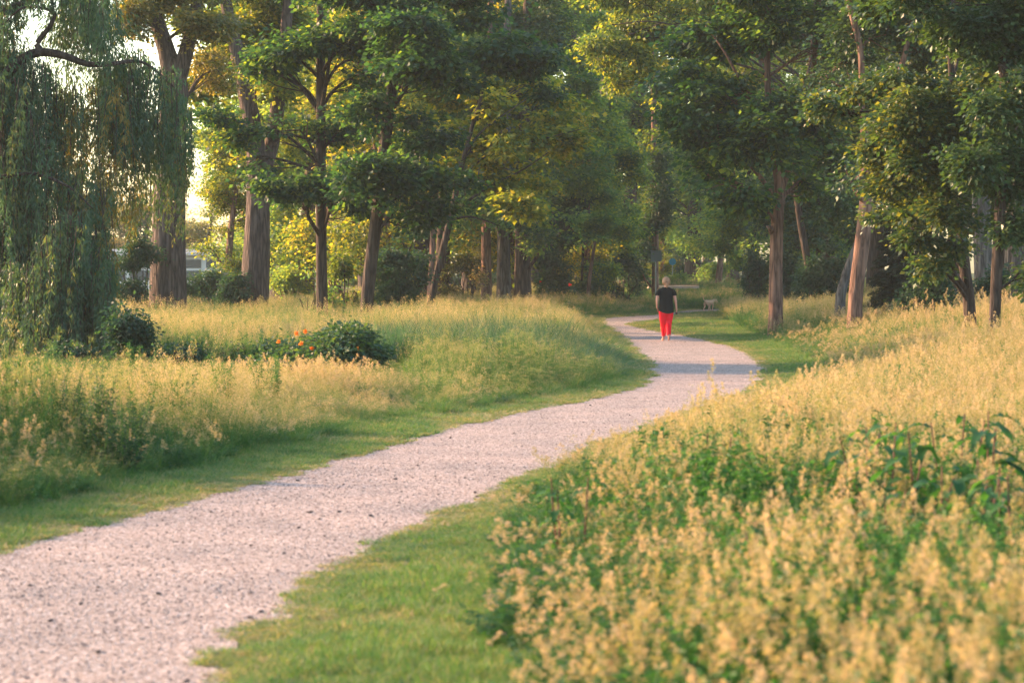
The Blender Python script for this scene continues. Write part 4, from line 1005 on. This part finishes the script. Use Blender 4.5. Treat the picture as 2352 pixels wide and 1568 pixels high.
# some low grass everywhere under the tall plants near the verge
def put(key, sel, name, label, hs=1.0, seed=0, wide=1.0, tilt=.12):
    p = np.stack([x[sel], y[sel], terr(x[sel], y[sel]) + (.004)], 1)
    h = H[sel] * hs; sp = spread[sel] * wide
    scatter(name, key, p, np.stack([sp, sp, h], 1), label, seed, tilt)
put('seed_grass', kind == 'seed', 'meadow_grass', 'tall straw coloured meadow grass with open seed heads', .92, 1)
put('fine_grass', kind == 'fine', 'fine_grass', 'wispy yellow green grass of the meadow', 1.0, 2)
put('clump_grass', kind == 'clump', 'clumped_seed_grass', 'cream clumped seed heads over the near right meadow', 1.0, 3)
H = np.where(near_r & (kind == 'weed'), H * 1.22, H)
H = np.where(kind == 'clump', H * (.72 + .5 * np.random.default_rng(61).random(len(H))), H)
put('leafy_weed', kind == 'weed', 'leafy_weeds', 'green leafy weeds mixed into the meadow', 1.0, 4)
put('umbel_weed', kind == 'umbel', 'flowering_weeds', 'greyish pale flowering weeds of the left meadow', 1.0, 5)
source('broad_weed', [mk_weed(s, (.4, .75), .13, .12, .36) for s in range(570, 575)], M['bigleaf'])
put('broad_weed', kind == 'broad', 'broad_leaved_weeds', 'dark broad leaved weeds filling the near right meadow', 1.0, 7)
put('sedge', kind == 'sedge', 'sedge', 'long blue green arching blades left of the path bend', 1.0, 6)
# the mown verge: denser
LP = []; 
for q, (a, b_, rho) in enumerate([(3.2, 14, 190), (14, 24, 120), (24, 40, 70), (40, 70, 38), (70, 110, 18)]):
    p = zone(a, b_, rho, 950 + q); LP.append(np.column_stack([p, np.full(len(p), rho)]))
LP = np.vstack(LP); ip = inside(LP[:, :2], PATH); l1 = dist(LP[:, :2], LD); l2 = dist(LP[:, :2], RD); s2 = np.minimum(l1, l2)
ok = (~ip & ((s2 < 2.9) | ((LP[:, 1] > 58) & (LP[:, 1] < 104) & (LP[:, 0] > 3) & (LP[:, 0] < 9.2)))) | (ip & (s2 < .05)); LP, s2 = LP[ok], s2[ok]
nn = vnoise(LP[:, 0] + 60, LP[:, 1], .9, 21)
hh = (.45 + .6 * nn + .5 * np.random.default_rng(3).random(len(nn)) ** 3) * (.5 + .6 * np.clip(s2 / .9, 0, 1.6)); sp = np.clip(np.sqrt(80 / LP[:, 2]), .7, 1.9)
def mk_dry(s):
    mb = MB(); v, f, t, *_ = blades(110, .16, (.02, .07), .007, .7, .6, (.78, .14), s); mb.add(v, f, t)
    v, f, t, *_ = blades(50, .16, (.03, .08), .006, .5, .5, (.4, .2), s + 50); mb.add(v, f, t); return mb
source('dry_turf', [mk_dry(s) for s in range(580, 584)], M['grass'])
dn = vnoise(LP[:, 0] + 20, LP[:, 1] + 5, 1.3, 51) * .6 + vnoise(LP[:, 0] + 20, LP[:, 1] + 5, .35, 52) * .4 + .28 * (1 - np.clip(s2 / .35, 0, 1)) + np.random.default_rng(8).normal(0, .08, len(LP))
dz = dn > .58
scatter('dry_turf', 'dry_turf', np.column_stack([LP[dz, :2], np.full(dz.sum(), .003)]), np.stack([sp[dz], sp[dz], (hh * np.clip(sp, .9, 1.4))[dz]], 1), 'yellowed dry turf in patches along the path edges', 18, .08)
LP, s2, hh, sp = LP[~dz], s2[~dz], hh[~dz], sp[~dz]
scatter('short_grass', 'short_grass', np.column_stack([LP[:, :2], np.full(len(LP), .003)]), np.stack([sp, sp, hh * np.clip(sp, .9, 1.4) * np.interp(LP[:, 1], [0, 50, 80, 110], [1, 1, .7, .55])], 1), 'short mown grass along both edges of the gravel path', 8, .05)

# loose gravel and dark crumbs on the path
def pebble(s, tone):
    r_ = np.random.default_rng(s); bm = bmesh.new(); bmesh.ops.create_icosphere(bm, subdivisions=1, radius=.5)
    v = np.array([vv.co for vv in bm.verts]); v = v * (1 + r_.normal(0, .13, (len(v), 1))) * [1, .8, .55]
    f = np.array([[q.index for q in ff.verts] for ff in bm.faces]); bm.free()
    mb = MB(); mb.add(v + [0, 0, .12], f, tone); return mb
M['pebble'] = leafmat('pebble', [(0, (.03, .028, .032)), (.3, (.10, .085, .08)), (.6, (.29, .235, .21)), (1, (.60, .53, .48))], 0, .8, spec=.2, objvar=.3)
source('pebble', [pebble(s, t) for s, t in zip(range(8), [.1, .45, .6, .7, .85, .9, .3, .75])], M['pebble'])
pp = []
for (a, b_, rho) in [(4, 14, 900), (14, 22, 420), (22, 34, 160), (34, 60, 50)]:
    r_ = np.random.default_rng(int(a)); n = int((b_ - a) * 16 * rho); q = np.stack([r_.uniform(-8, 8, n), r_.uniform(a, b_, n)], 1)
    q = q[np.abs(q[:, 0]) < .235 * q[:, 1] + 1.2]; q = q[inside(q, PATH)]; pp.append(q)
pp = np.vstack(pp); r_ = np.random.default_rng(5)
ps = .007 + .012 * r_.random(len(pp)) ** 3
scatter('loose_gravel', 'pebble', np.column_stack([pp, np.full(len(pp), .006)]), np.stack([ps, ps, ps], 1), 'loose crushed shell gravel on the path', 9, .2)
source('crumb', [pebble(20 + s, .0) for s in range(4)], M['pebble'])
k_ = r_.choice(len(pp), 700, replace=False); cs = .008 + .03 * r_.random(700) ** 7
scatter('dark_crumbs', 'crumb', np.column_stack([pp[k_], np.full(700, .007)]), np.stack([cs * 1.3, cs, cs], 1), 'dark bits of earth and bark strewn over the path', 10, .2)

M['litter'] = plain('leaf_litter', (.22, .07, .04), .9, .1, noise=.4, scale=60)
source('litter', [pebble(40 + s, .5) for s in range(4)], M['litter'])
lt = []
for E_, sg_ in ((LD, 1), (RD, -1)):
    seg = np.diff(E_, axis=0); q = r_.integers(0, len(seg), 5200); t_ = r_.random((5200, 1)); p_ = E_[:-1][q] + seg[q] * t_
    nrm = np.stack([seg[q][:, 1], -seg[q][:, 0]], 1) / (np.linalg.norm(seg[q], axis=1)[:, None] + 1e-9)
    lt.append(p_ + nrm * np.abs(r_.normal(.02, .06, (5200, 1))) * sg_)
lt = np.vstack(lt); lt = lt[inside(lt, PATH)]; ls = .006 + .012 * r_.random(len(lt)) ** 2
scatter('leaf_litter', 'litter', np.column_stack([lt, np.full(len(lt), .007)]), np.stack([ls * 1.6, ls, ls * .5], 1), 'reddish brown litter gathered along the path edges', 11, .2)
# ------------------------------------------------------------------ big leaved plants one can count
def dock(label, px, py, d, H, n, seed, L=.34, group='broad leaved weeds in the right foreground', name='broad_leaved_plant', tn=(.1, .12)):
    r_ = np.random.default_rng(seed); c = at(px, py, d); root = empty(name, (c[0], c[1], 0), label, 'plant', group)
    st = MB(); lf = MB()
    for q in range(3):
        b = np.array([c[0] + r_.normal(0, .06), c[1] + r_.normal(0, .06), 0]); e = b + [r_.normal(0, .1), r_.normal(0, .08), H * r_.uniform(.85, 1)]
        st.tube([b, (b + e) / 2 + r_.normal(0, .02, 3), e], [.009, .007, .004], 6, sub=3, tone=.95)
        for k in range(n):
            u = .25 + .75 * (k + .5) / n; o = b + (e - b) * u; a = k * 2.4 + r_.normal(0, .3) + q; l = L * (1.15 - .5 * u) * r_.uniform(.8, 1.2); w = l * .15
            K = 7; s = np.linspace(0, 1, K); ou = l * (s * .92); z = l * (.45 * s - .75 * s ** 2.1)
            wd = w * np.sin(np.pi * np.clip(s * .93 + .05, 0, 1)) ** .8
            ca, sa = math.cos(a), math.sin(a)
            cen = np.stack([o[0] + ca * ou, o[1] + sa * ou, o[2] + z], 1); sd = np.array([-sa, ca, 0])
            wav = .012 * np.sin(s * 14)[:, None] * np.array([0, 0, 1])
            V = np.stack([cen - sd * wd[:, None] + [0, 0, .25] * wd[:, None] + wav, cen, cen + sd * wd[:, None] + [0, 0, .25] * wd[:, None] - wav], 1).reshape(-1, 3)
            i = np.arange(K - 1) * 3
            f = np.vstack([np.stack([i, i + 1, i + 4, i + 3], 1), np.stack([i + 1, i + 2, i + 5, i + 4], 1)])
            lf.add(V, f, float(np.clip(r_.normal(*tn), 0, 1)))
    lf.obj('leaves', M['bigleaf'], root, True); st.obj('stem', M['stem'], root, True)
dock('tall dark broad leaved plant at the right, with arching leaves, nearest the right edge', 2260, 1180, 13.6, .97, 8, 1)
dock('bushy dark broad leaved plant left of the tall arching one', 2085, 1180, 13.4, .93, 10, 2)
dock('broad leaved plant half hidden behind the tall arching one', 2200, 1120, 14.8, .92, 9, 13, .3)
dock('broad leaved plant between the bushy dark one and the small lone one', 1960, 1150, 14.2, .84, 9, 14, .26)
dock('broad leaved plant low at the right edge below the arching one', 2310, 1240, 12.2, .8, 9, 15, .3)
dock('small dark plant in front of the bushy dark one', 2060, 1260, 12.3, .66, 8, 16, .24)
dock('low broad leaved plant in front of the tall arching one', 2180, 1200, 12.9, .72, 8, 3)
dock('small broad leaved plant alone in the middle of the right meadow', 1660, 1080, 15.6, .78, 7, 4, .17)
dock('dark broad leaved weed at the left rim of the near right meadow', 1310, 1180, 13.5, .62, 8, 5, .17)
dock('dark weed low in the seed heads at the bottom right', 1850, 1400, 10.6, .66, 8, 6, .16)
for q, (px, py, d, H_, lab) in enumerate([(215, 1000, 20.5, .98, 'bushy dark weed standing tallest beside the left verge'),
                                 (160, 1010, 21.5, .85, 'dark weed left of the tallest weed on the left verge'), (260, 1020, 20.2, .72, 'short dark weed right of the tallest weed on the left verge'),
                                 (520, 930, 26, .85, 'feathery weed in the golden grass left of the path'), (620, 900, 28, .8, 'feathery weed with pale flowers before the clumped seed heads'),
                                 (330, 880, 29, .9, 'feathery weed standing before the dark bush right of the willow'), (110, 870, 31, .85, 'feathery weed under the willow strands')]):
    r_ = np.random.default_rng(700 + q); c = at(px, py, d); root = empty('weed', (c[0], c[1], 0), lab, 'plant', 'feathery weeds left of the path')
    st = MB(); lf = MB()
    for k in range(9):
        b = np.array([c[0] + r_.normal(0, .1), c[1] + r_.normal(0, .1), 0]); e = b + [r_.normal(0, .1), r_.normal(0, .1), H_ * r_.uniform(.7, 1)]
        st.tube([b, e], [.006, .003], 4, tone=.4); m = 150; u = r_.uniform(.1, 1, m); az = r_.uniform(0, 6.28, m)
        v, f, t = leaves(b + (e - b) * u[:, None] + r_.normal(0, .02, (m, 3)), np.stack([np.cos(az), np.sin(az), r_.normal(.3, .4, m)], 1), .075 * (1.2 - .7 * u), .22, np.array([0, 0, 1.]), np.clip(r_.normal(.25, .15, m), 0, 1), k); lf.add(v, f, t)
    lf.obj('leaves', M['bush' if q < 3 else 'grass'], root); st.obj('stem', M['grass'], root)


# ------------------------------------------------------------------ houseboat behind the water
def houseboat():
    d = 150; r0 = at(560, 600, d); x0 = at(60, 600, d)[0]; x1 = at(585, 600, d)[0]; cx = (x0 + x1) / 2; hx = (x1 - x0) / 2
    root = empty('houseboat', (cx, d, -.4), 'low white houseboat with dark windows across the water, behind the huge poplar', 'houseboat')
    white = plain('white_paint', (.75, .72, .68), .5); grey = plain('grey_hull', (.25, .24, .25), .6); glass = plain('window_glass', (.05, .08, .10), .1, .6)
    b = MB(); b.box((cx, d + 2, 0), (hx + .5, 2.6, .5)); b.obj('hull', grey, root)
    b = MB(); b.box((cx, d + 2.2, 1.6), (hx, 2.2, 1.1)); b.obj('cabin', white, root)
    b = MB(); b.box((cx, d + 2.1, 2.79), (hx + .25, 2.5, .07)); b.box((cx, d + 2.2, 3.0), (hx - .6, 1.7, .13)); b.obj('roof', plain('pale_roof', (.62, .56, .53), .6), root)
    n = 9; w = 2 * hx / n
    for q in range(n):
        wx = x0 + w * (q + .5)
        b = MB(); b.box((wx, d - .02, 2.22), (w * .40, .03, .26)); b.box((wx, d - .02, 1.5), (w * .40, .03, .3)); o = b.obj('window', glass, root)
        b = MB()
        for zz, hz in ((2.22, .26), (1.5, .3)):
            for s in (-1, 1):
                b.box((wx + s * w * .42, d - .04, zz), (.03, .05, hz + .04)); b.box((wx, d - .04, zz + s * (hz + .03)), (w * .39, .05, .025))
        f = link('frame', b.me('frame', white), root); f.parent = o; f.matrix_parent_inverse = Matrix.LocRotScale(root.location, None, None).inverted(); 
    cu = bpy.data.curves.new('lettering', 'FONT'); cu.body = 'S MO'; cu.size = .42; cu.extrude = .01
    cu.materials.append(white); o = bpy.data.objects.new('lettering', cu); COL.objects.link(o)
    bpy.context.view_layer.update(); tm = bpy.data.meshes.new_from_object(o.evaluated_get(bpy.context.evaluated_depsgraph_get())); bpy.data.objects.remove(o); o = bpy.data.objects.new('lettering', tm); COL.objects.link(o)
    p = at(424, 583, d - .08); o.parent = root; o.location = (p[0] - cx, p[1] - d, p[2] + .4 - .05); o.rotation_euler = (R(90), 0, 0)
houseboat()

# ------------------------------------------------------------------ signs, footbridge
def signs():
    d = 139; galv = plain('galvanised_metal', (.22, .25, .25), .5, metal=.3); blue = plain('sign_blue', (.0, .17, .27), .4); wh = plain('sign_white', (.55, .75, .72), .5)
    c = at(1544.5, 601, d); g = float(terr(c[0], d)); root = empty('footpath_sign', (c[0], d, g), 'round blue sign with white walking figures above the light green bush', 'sign')
    b = MB(); b.tube([(c[0], d + .03, g - .1), (c[0], d + .03, c[2] + .1)], [.03, .03], 10, cap=True); b.obj('pole', galv, root, True)
    th = np.arange(40) / 40 * 6.283; r = .2
    def disc(r, y0, y1):
        v = np.array([[c[0] + math.cos(a) * r, y, c[2] + math.sin(a) * r] for y in (y0, y1) for a in th] + [[c[0], y0, c[2]], [c[0], y1, c[2]]])
        f4 = [[k, (k + 1) % 40, 40 + (k + 1) % 40, 40 + k] for k in range(40)]; f3 = [[k, 80, (k + 1) % 40] for k in range(40)] + [[40 + k, 40 + (k + 1) % 40, 81] for k in range(40)]
        m = MB(); m.add(v, f4); m.add(v, f3); return m
    o = disc(.2, d - .03, d).obj('panel', blue, root)
    b = MB()
    def fig(ox, oz, s):
        y = d - .04
        b.tube([(ox, y, oz + .105 * s), (ox, y, oz + .135 * s)], [.018 * s, .018 * s], 10, cap=True, flat=.4)
        for P in ([(0, .09), (0, .0)], [(0, .0), (-.035, -.11)], [(0, 0), (.035, -.11)], [(0, .08), (-.04, .01)], [(0, .08), (.04, .015)]):
            b.tube([(ox + p[0] * s, y, oz + p[1] * s) for p in P], [.013 * s, .01 * s], 6, cap=True, flat=.4)
    fig(c[0] - .03, c[2], 1.05); fig(c[0] + .065, c[2] - .045, .6)
    s = b.obj('symbol', wh, root); s.parent = o; s.matrix_parent_inverse = Matrix.Translation(-root.location)
    d = 116; c = at(1507, 590, d); g = float(terr(c[0], d)); root = empty('information_board', (c[0], d, g), 'grey board seen from the back on a thin pole, left of the blue sign', 'sign')
    b = MB(); b.tube([(c[0] - .02, d, g - .1), (c[0] - .02, d, c[2] + .15)], [.028, .028], 8, cap=True); b.obj('pole', galv, root, True)
    b = MB(); b.box((c[0], d - .02, c[2] + .02), (.25, .03, .24)); b.box((c[0] - .24, d - .06, c[2] + .02), (.018, .012, .25)); b.box((c[0] + .24, d - .06, c[2] + .02), (.018, .012, .25)); b.box((c[0], d - .06, c[2] + .29), (.29, .02, .02)); b.obj('panel', plain('board_back', (.17, .21, .20), .6), root)
    # footbridge deck with low rail
    d = 126; x0 = at(1490, 655, d)[0]; x1 = at(1606, 655, d)[0]; z = at(1500, 653.5, d)[2]
    root = empty('footbridge', ((x0 + x1) / 2, d, .8), 'pale low footbridge deck with thin brown rail behind the woman', 'footbridge')
    b = MB(); b.box(((x0 + x1) / 2, d + 1, z - .13), ((x1 - x0) / 2, 1, .07)); b.obj('deck', plain('pale_concrete', (.42, .34, .31), .8, noise=.15), root)
    b = MB(); b.box(((x0 + x1) / 2, d - .06, z - .0), ((x1 - x0) / 2, .05, .022))
    b.obj('rail', plain('brown_wood', (.16, .09, .06), .7), root)
    for k in range(6):
        xx = x0 + (x1 - x0) * (k + .5) / 6; b = MB(); b.box((xx, d + .5, z - .6), (.09, .09, .32)); b.obj('post', bpy.data.materials['brown_wood'], root)
signs()

# ------------------------------------------------------------------ person and dog
def skin(name, J, E, mat_, parent, sub=2, root=0, bs=.6):
    me = bpy.data.meshes.new(name); me.from_pydata([j[0] for j in J], E, []); me.materials.append(mat_)
    o = bpy.data.objects.new(name, me); COL.objects.link(o)
    o.parent = parent
    md = o.modifiers.new('skin', 'SKIN'); md.use_smooth_shade = True; md.branch_smoothing = bs
    for q, (p, r) in enumerate(J):
        sv = me.skin_vertices[0].data[q]; sv.radius = r if isinstance(r, tuple) else (r, r); sv.use_root = (q == root)
    s = o.modifiers.new('sub', 'SUBSURF'); s.levels = sub; s.render_levels = sub
    return o
def loft(mb, rings, n=24, tone=0, cap0=False, cap1=False):
    """rings: (cx, cy, cz, rx, ry[, tilt z per x])"""
    th = np.arange(n) / n * 2 * np.pi; V = []
    for r in rings:
        cx, cy, cz, rx, ry = r[:5]; tl = r[5] if len(r) > 5 else 0
        V.append(np.stack([cx + rx * np.cos(th), cy + ry * np.sin(th), cz + tl * np.cos(th) * rx + (r[6] * np.sin(th) ** 2 * -1 if len(r) > 6 else 0)], 1))
    V = np.vstack(V); m = len(rings); i = np.arange(m - 1)[:, None] * n; j = np.arange(n)[None]; j2 = (j + 1) % n
    f = np.stack([i + j, i + j2, i + n + j2, i + n + j], -1).reshape(-1, 4); mb.add(V, f, tone)
    for c, b in ((cap0, 0), (cap1, (m - 1) * n)):
        if c:
            vv = np.vstack([V[b:b + n], V[b:b + n].mean(0)]); mb.add(vv, [[k, (k + 1) % n, n] for k in range(n)], tone)
def person():
    t = CAM_H / 160.; gx_, gy_ = gp(1530, 783)
    root = empty('person', (gx_, gy_, .008), 'woman with tied blonde hair, black t-shirt and red trousers walking away barefoot on the path', 'person')
    root.rotation_euler = (0, 0, R(4)); root.scale = (1, 1, 1)
    skinm = plain('skin', (.52, .26, .19), .55, .35, noise=.08, scale=30)
    S = [((0, 0, .86), (.13, .095)), ((0, 0, 1.0), (.12, .085)), ((0, 0, 1.15), (.13, .085)), ((0, 0, 1.26), (.10, .06)), ((0, .0, 1.35), (.052, .052)), ((0, .015, 1.41), (.05, .052)),
         ((0, .02, 1.48), (.07, .085)), ((0, .02, 1.545), (.066, .078)),
         # left arm 8..11 (x negative), hand near front pocket
         ((-.14, 0, 1.265), .04), ((-.215, -.01, 1.14), .043), ((-.235, -.02, .99), .036), ((-.225, .05, .84), .028), ((-.205, .09, .79), (.032, .02)),
         # right arm 13..
         ((.14, 0, 1.265), .04), ((.205, -.01, 1.14), .043), ((.235, -.02, 1.0), .037), ((.262, .01, .82), .026), ((.27, .025, .765), (.02, .034)),
         # left leg 18.. (planted, in front)
         ((-.085, 0, .80), .09), ((-.07, .06, .46), .058), ((-.055, .10, .25), .055), ((-.05, .10, .075), .033), ((-.055, .155, .035), (.036, .028)), ((-.075, .24, .024), (.038, .018)),
         # right leg, behind
         ((.085, 0, .80), .09), ((.07, -.0, .46), .058), ((.055, -.13, .27), .055), ((.05, -.19, .115), .033), ((.05, -.15, .06), (.034, .028)), ((.055, -.09, .026), (.036, .02)),
         ((0, .105, 1.475), (.014, .018)),   # nose
         ]
    E = [(0, 1), (1, 2), (2, 3), (3, 4), (4, 5), (5, 6), (6, 7), (3, 8), (8, 9), (9, 10), (10, 11), (11, 12), (3, 13), (13, 14), (14, 15), (15, 16), (16, 17),
         (0, 18), (18, 19), (19, 20), (20, 21), (21, 22), (22, 23), (0, 24), (24, 25), (25, 26), (26, 27), (27, 28), (28, 29), (6, 30)]
    def fingers(hand, dirv, side, lens, curl):
        hand = np.array(hand); dirv = np.array(dirv, float)
        for q, l in enumerate(lens):
            a = hand + np.array(side) * (q - 1.5) * .017 + dirv * .03
            b = a + dirv * l * .5; c = b + (dirv * .6 + np.array(curl)) * l * .5
            base = len(S); S.append((tuple(a), .0095)); S.append((tuple(b), .0085)); S.append((tuple(c), .007))
            E.extend([(cur, base), (base, base + 1), (base + 1, base + 2)])
        a = hand + np.array(side) * 1.6 * .018 + dirv * .0; b = a + dirv * .03 + np.array(side) * .02; base = len(S)
        S.append((tuple(a), .011)); S.append((tuple(b), .009)); E.extend([(cur, base), (base, base + 1)])
    cur = 17; fingers((.27, .025, .765), (0, .1, -1), (0, 1, 0), [.062, .07, .066, .05], (-.7, 0, 0))
    cur = 12; fingers((-.205, .09, .79), (.35, .5, -.75), (.3, .5, .4), [.06, .068, .064, .05], (.5, 0, -.1))
    skin('body', S, E, skinm, root, 2)
    # shirt
    blk = plain('black_cotton', (.012, .014, .014), .95, .1, noise=.2, scale=8, bump=.3)
    b = MB()
    loft(b, [(0, 0, 1.345, .075, .062), (0, 0, 1.335, .098, .072), (0, 0, 1.315, .132, .085), (0, 0, 1.28, .163, .1), (0, 0, 1.22, .175, .112), (0, 0, 1.12, .172, .115), (0, 0, 1.0, .168, .118), (0, 0, .9, .178, .125),
             (0, 0, .82, .19, .136, -.06, .0), (0, -.004, .75, .19, .145, -.1, .04), (0, -.004, .735, .188, .146, -.1, .05)], 32)
    for s, ax in ((-1, [(-.10, 0, 1.262), (-.155, 0, 1.245), (-.205, -.005, 1.19), (-.222, -.01, 1.13)]), (1, [(.10, 0, 1.262), (.155, 0, 1.245), (.2, -.005, 1.19), (.213, -.01, 1.13)])):
        b.tube(ax, [.055, .062, .062, .062], 16, sub=3)
    o = b.obj('t_shirt', blk, None, True); o.parent = root
    # trousers
    red = plain('red_cotton', (.72, .006, .02), .8, .2, noise=.15, scale=6, bump=.4)
    b = MB()
    loft(b, [(0, 0, .9, .135, .09), (0, -.0, .8, .17, .115), (0, -.008, .72, .184, .13), (0, 0, .66, .168, .115)], 28)
    b.tube([(-.078, .003, .73), (-.076, .02, .6), (-.064, .055, .45), (-.05, .085, .27), (-.045, .098, .12)], [.112, .1, .082, .066, .05], 20, sub=4)
    b.tube([(.078, .003, .73), (.076, -.0, .6), (.062, -.02, .45), (.046, -.125, .27), (.042, -.18, .145)], [.112, .1, .082, .066, .05], 20, sub=4)
    o = b.obj('trousers', red, None, True); o.parent = root
    # hair
    hair = plain('blonde_hair', (.30, .165, .095), .6, .3, noise=.35, scale=60, bump=.4)
    b = MB()
    loft(b, [(0, -.02, 1.375, .02, .02), (0, -.03, 1.40, .055, .05), (0, -.02, 1.43, .098, .085), (0, -.01, 1.49, .104, .1), (0, .0, 1.54, .094, .1), (0, .01, 1.58, .072, .08), (0, .01, 1.602, .035, .04), (0, .01, 1.606, .004, .004)], 28)
    b.tube([(0, -.06, 1.45), (0, -.115, 1.43), (0, -.12, 1.39), (0, -.105, 1.33)], [.03, .03, .034, .012], 14, sub=4)
    h = b.obj('hair', hair, None, True); h.parent = root
    b = MB(); b.tube([(0, -.088, 1.448), (0, -.10, 1.44)], [.038, .038], 14); hb = b.obj('hair_band', blk, None, True); hb.parent = h
    # eyes, ears, mouth
    em = plain('eye', (.05, .04, .04), .3)
    for s in (-1, 1):
        b = MB(); b.tube([(s * .03, .093, 1.50), (s * .03, .105, 1.50)], [.012, .006], 8, cap=True); o = b.obj('eye', em, None, True); o.parent = root
    # ball held in the right hand
    g = empty('ball', (gx_ + .262, gy_ + .045, .70), 'small dark ball held in the right hand of the walking woman', 'ball')
    bm = bmesh.new(); bmesh.ops.create_uvsphere(bm, u_segments=16, v_segments=10, radius=.03)
    for v in bm.verts: v.co *= 1 + .03 * math.sin(v.co.x * 300)
    me = bpy.data.meshes.new('shell'); bm.to_mesh(me); bm.free(); me.materials.append(plain('dark_rubber', (.03, .02, .02), .6)); o = bpy.data.objects.new('shell', me); COL.objects.link(o); o.parent = g
person()
def dog():
    x_, y_ = (1616 + 12 - 1176) / F * 103.5, 103.3
    root = empty('dog', (x_, y_, .008), 'light tan dog with raised thin tail walking away along the path', 'dog')
    root.rotation_euler = (0, 0, R(-33)); root.scale = (1, 1, 1.0)
    tan = plain('tan_fur', (.64, .40, .28), .9, .15, noise=.22, scale=14, bump=.6)
    S = [((0, -.28, .44), .085), ((0, -.14, .43), .098), ((0, .03, .42), .108), ((0, .22, .42), .098), ((0, .33, .47), .068), ((.01, .40, .50), .055),
         ((.03, .46, .50), (.062, .06)), ((.06, .53, .46), (.046, .042)), ((.08, .59, .44), (.034, .032)),
         ((0, -.37, .49), .025), ((-.02, -.44, .53), .016), ((-.04, -.47, .62), .012), ((-.04, -.455, .70), .007)]
    E = [(0, 1), (1, 2), (2, 3), (3, 4), (4, 5), (5, 6), (6, 7), (7, 8), (0, 9), (9, 10), (10, 11), (11, 12)]
    def leg(base, pts):
        prev = base
        for p, r in pts: S.append((p, r)); E.append((prev, len(S) - 1)); prev = len(S) - 1
    leg(0, [((-.09, -.27, .335), .05), ((-.09, -.20, .25), .038), ((-.09, -.33, .15), .02), ((-.09, -.30, .04), .018), ((-.09, -.27, .015), (.024, .014))])
    leg(0, [((.09, -.27, .335), .05), ((.09, -.15, .26), .038), ((.09, -.23, .15), .02), ((.09, -.17, .04), .018), ((.09, -.14, .015), (.024, .014))])
    leg(3, [((-.08, .21, .30), .038), ((-.08, .20, .2), .026), ((-.08, .24, .1), .02), ((-.08, .23, .03), .018), ((-.08, .26, .014), (.024, .014))])
    leg(3, [((.08, .21, .30), .038), ((.08, .17, .2), .026), ((.08, .13, .1), .02), ((.08, .10, .03), .018), ((.08, .13, .014), (.024, .014))])
    skin('body', S, E, tan, root, 2, 1, 0.3)
    pale = plain('pale_fur', (.62, .47, .37), .9, .1)
    for s in (-1, 1):
        b = MB(); b.tube([(.02 + s * .05, .44, .55), (.02 + s * .085, .455, .52), (.02 + s * .085, .475, .46), (.02 + s * .075, .48, .43)], [.018, .03, .03, .01], 10, sub=3, cap=True, flat=.4)
        o = b.obj('ear', pale, None, True); o.parent = root
    b = MB(); b.tube([(.075, .60, .445), (.085, .62, .445)], [.014, .01], 8, cap=True); o = b.obj('nose', plain('dog_nose', (.02, .02, .02), .4), None, True); o.parent = root
dog()

# ------------------------------------------------------------------ haze
hz = MB(); hz.box((0, 120, 17.5), (120, 130, 20.5))
hm = bpy.data.materials.new('haze_air'); hm.use_nodes = True; hn = hm.node_tree
hn.nodes.remove(hn.nodes['Principled BSDF']); pv_ = hn.nodes.new('ShaderNodeVolumePrincipled')
pv_.inputs['Color'].default_value = (.82, .92, .95, 1); pv_.inputs['Density'].default_value = .00027; pv_.inputs['Anisotropy'].default_value = 0
hn.links.new(pv_.outputs[0], hn.nodes['Material Output'].inputs['Volume'])
tag(hz.obj('haze', hm), 'thin pale evening haze between the far trees', kind='stuff')
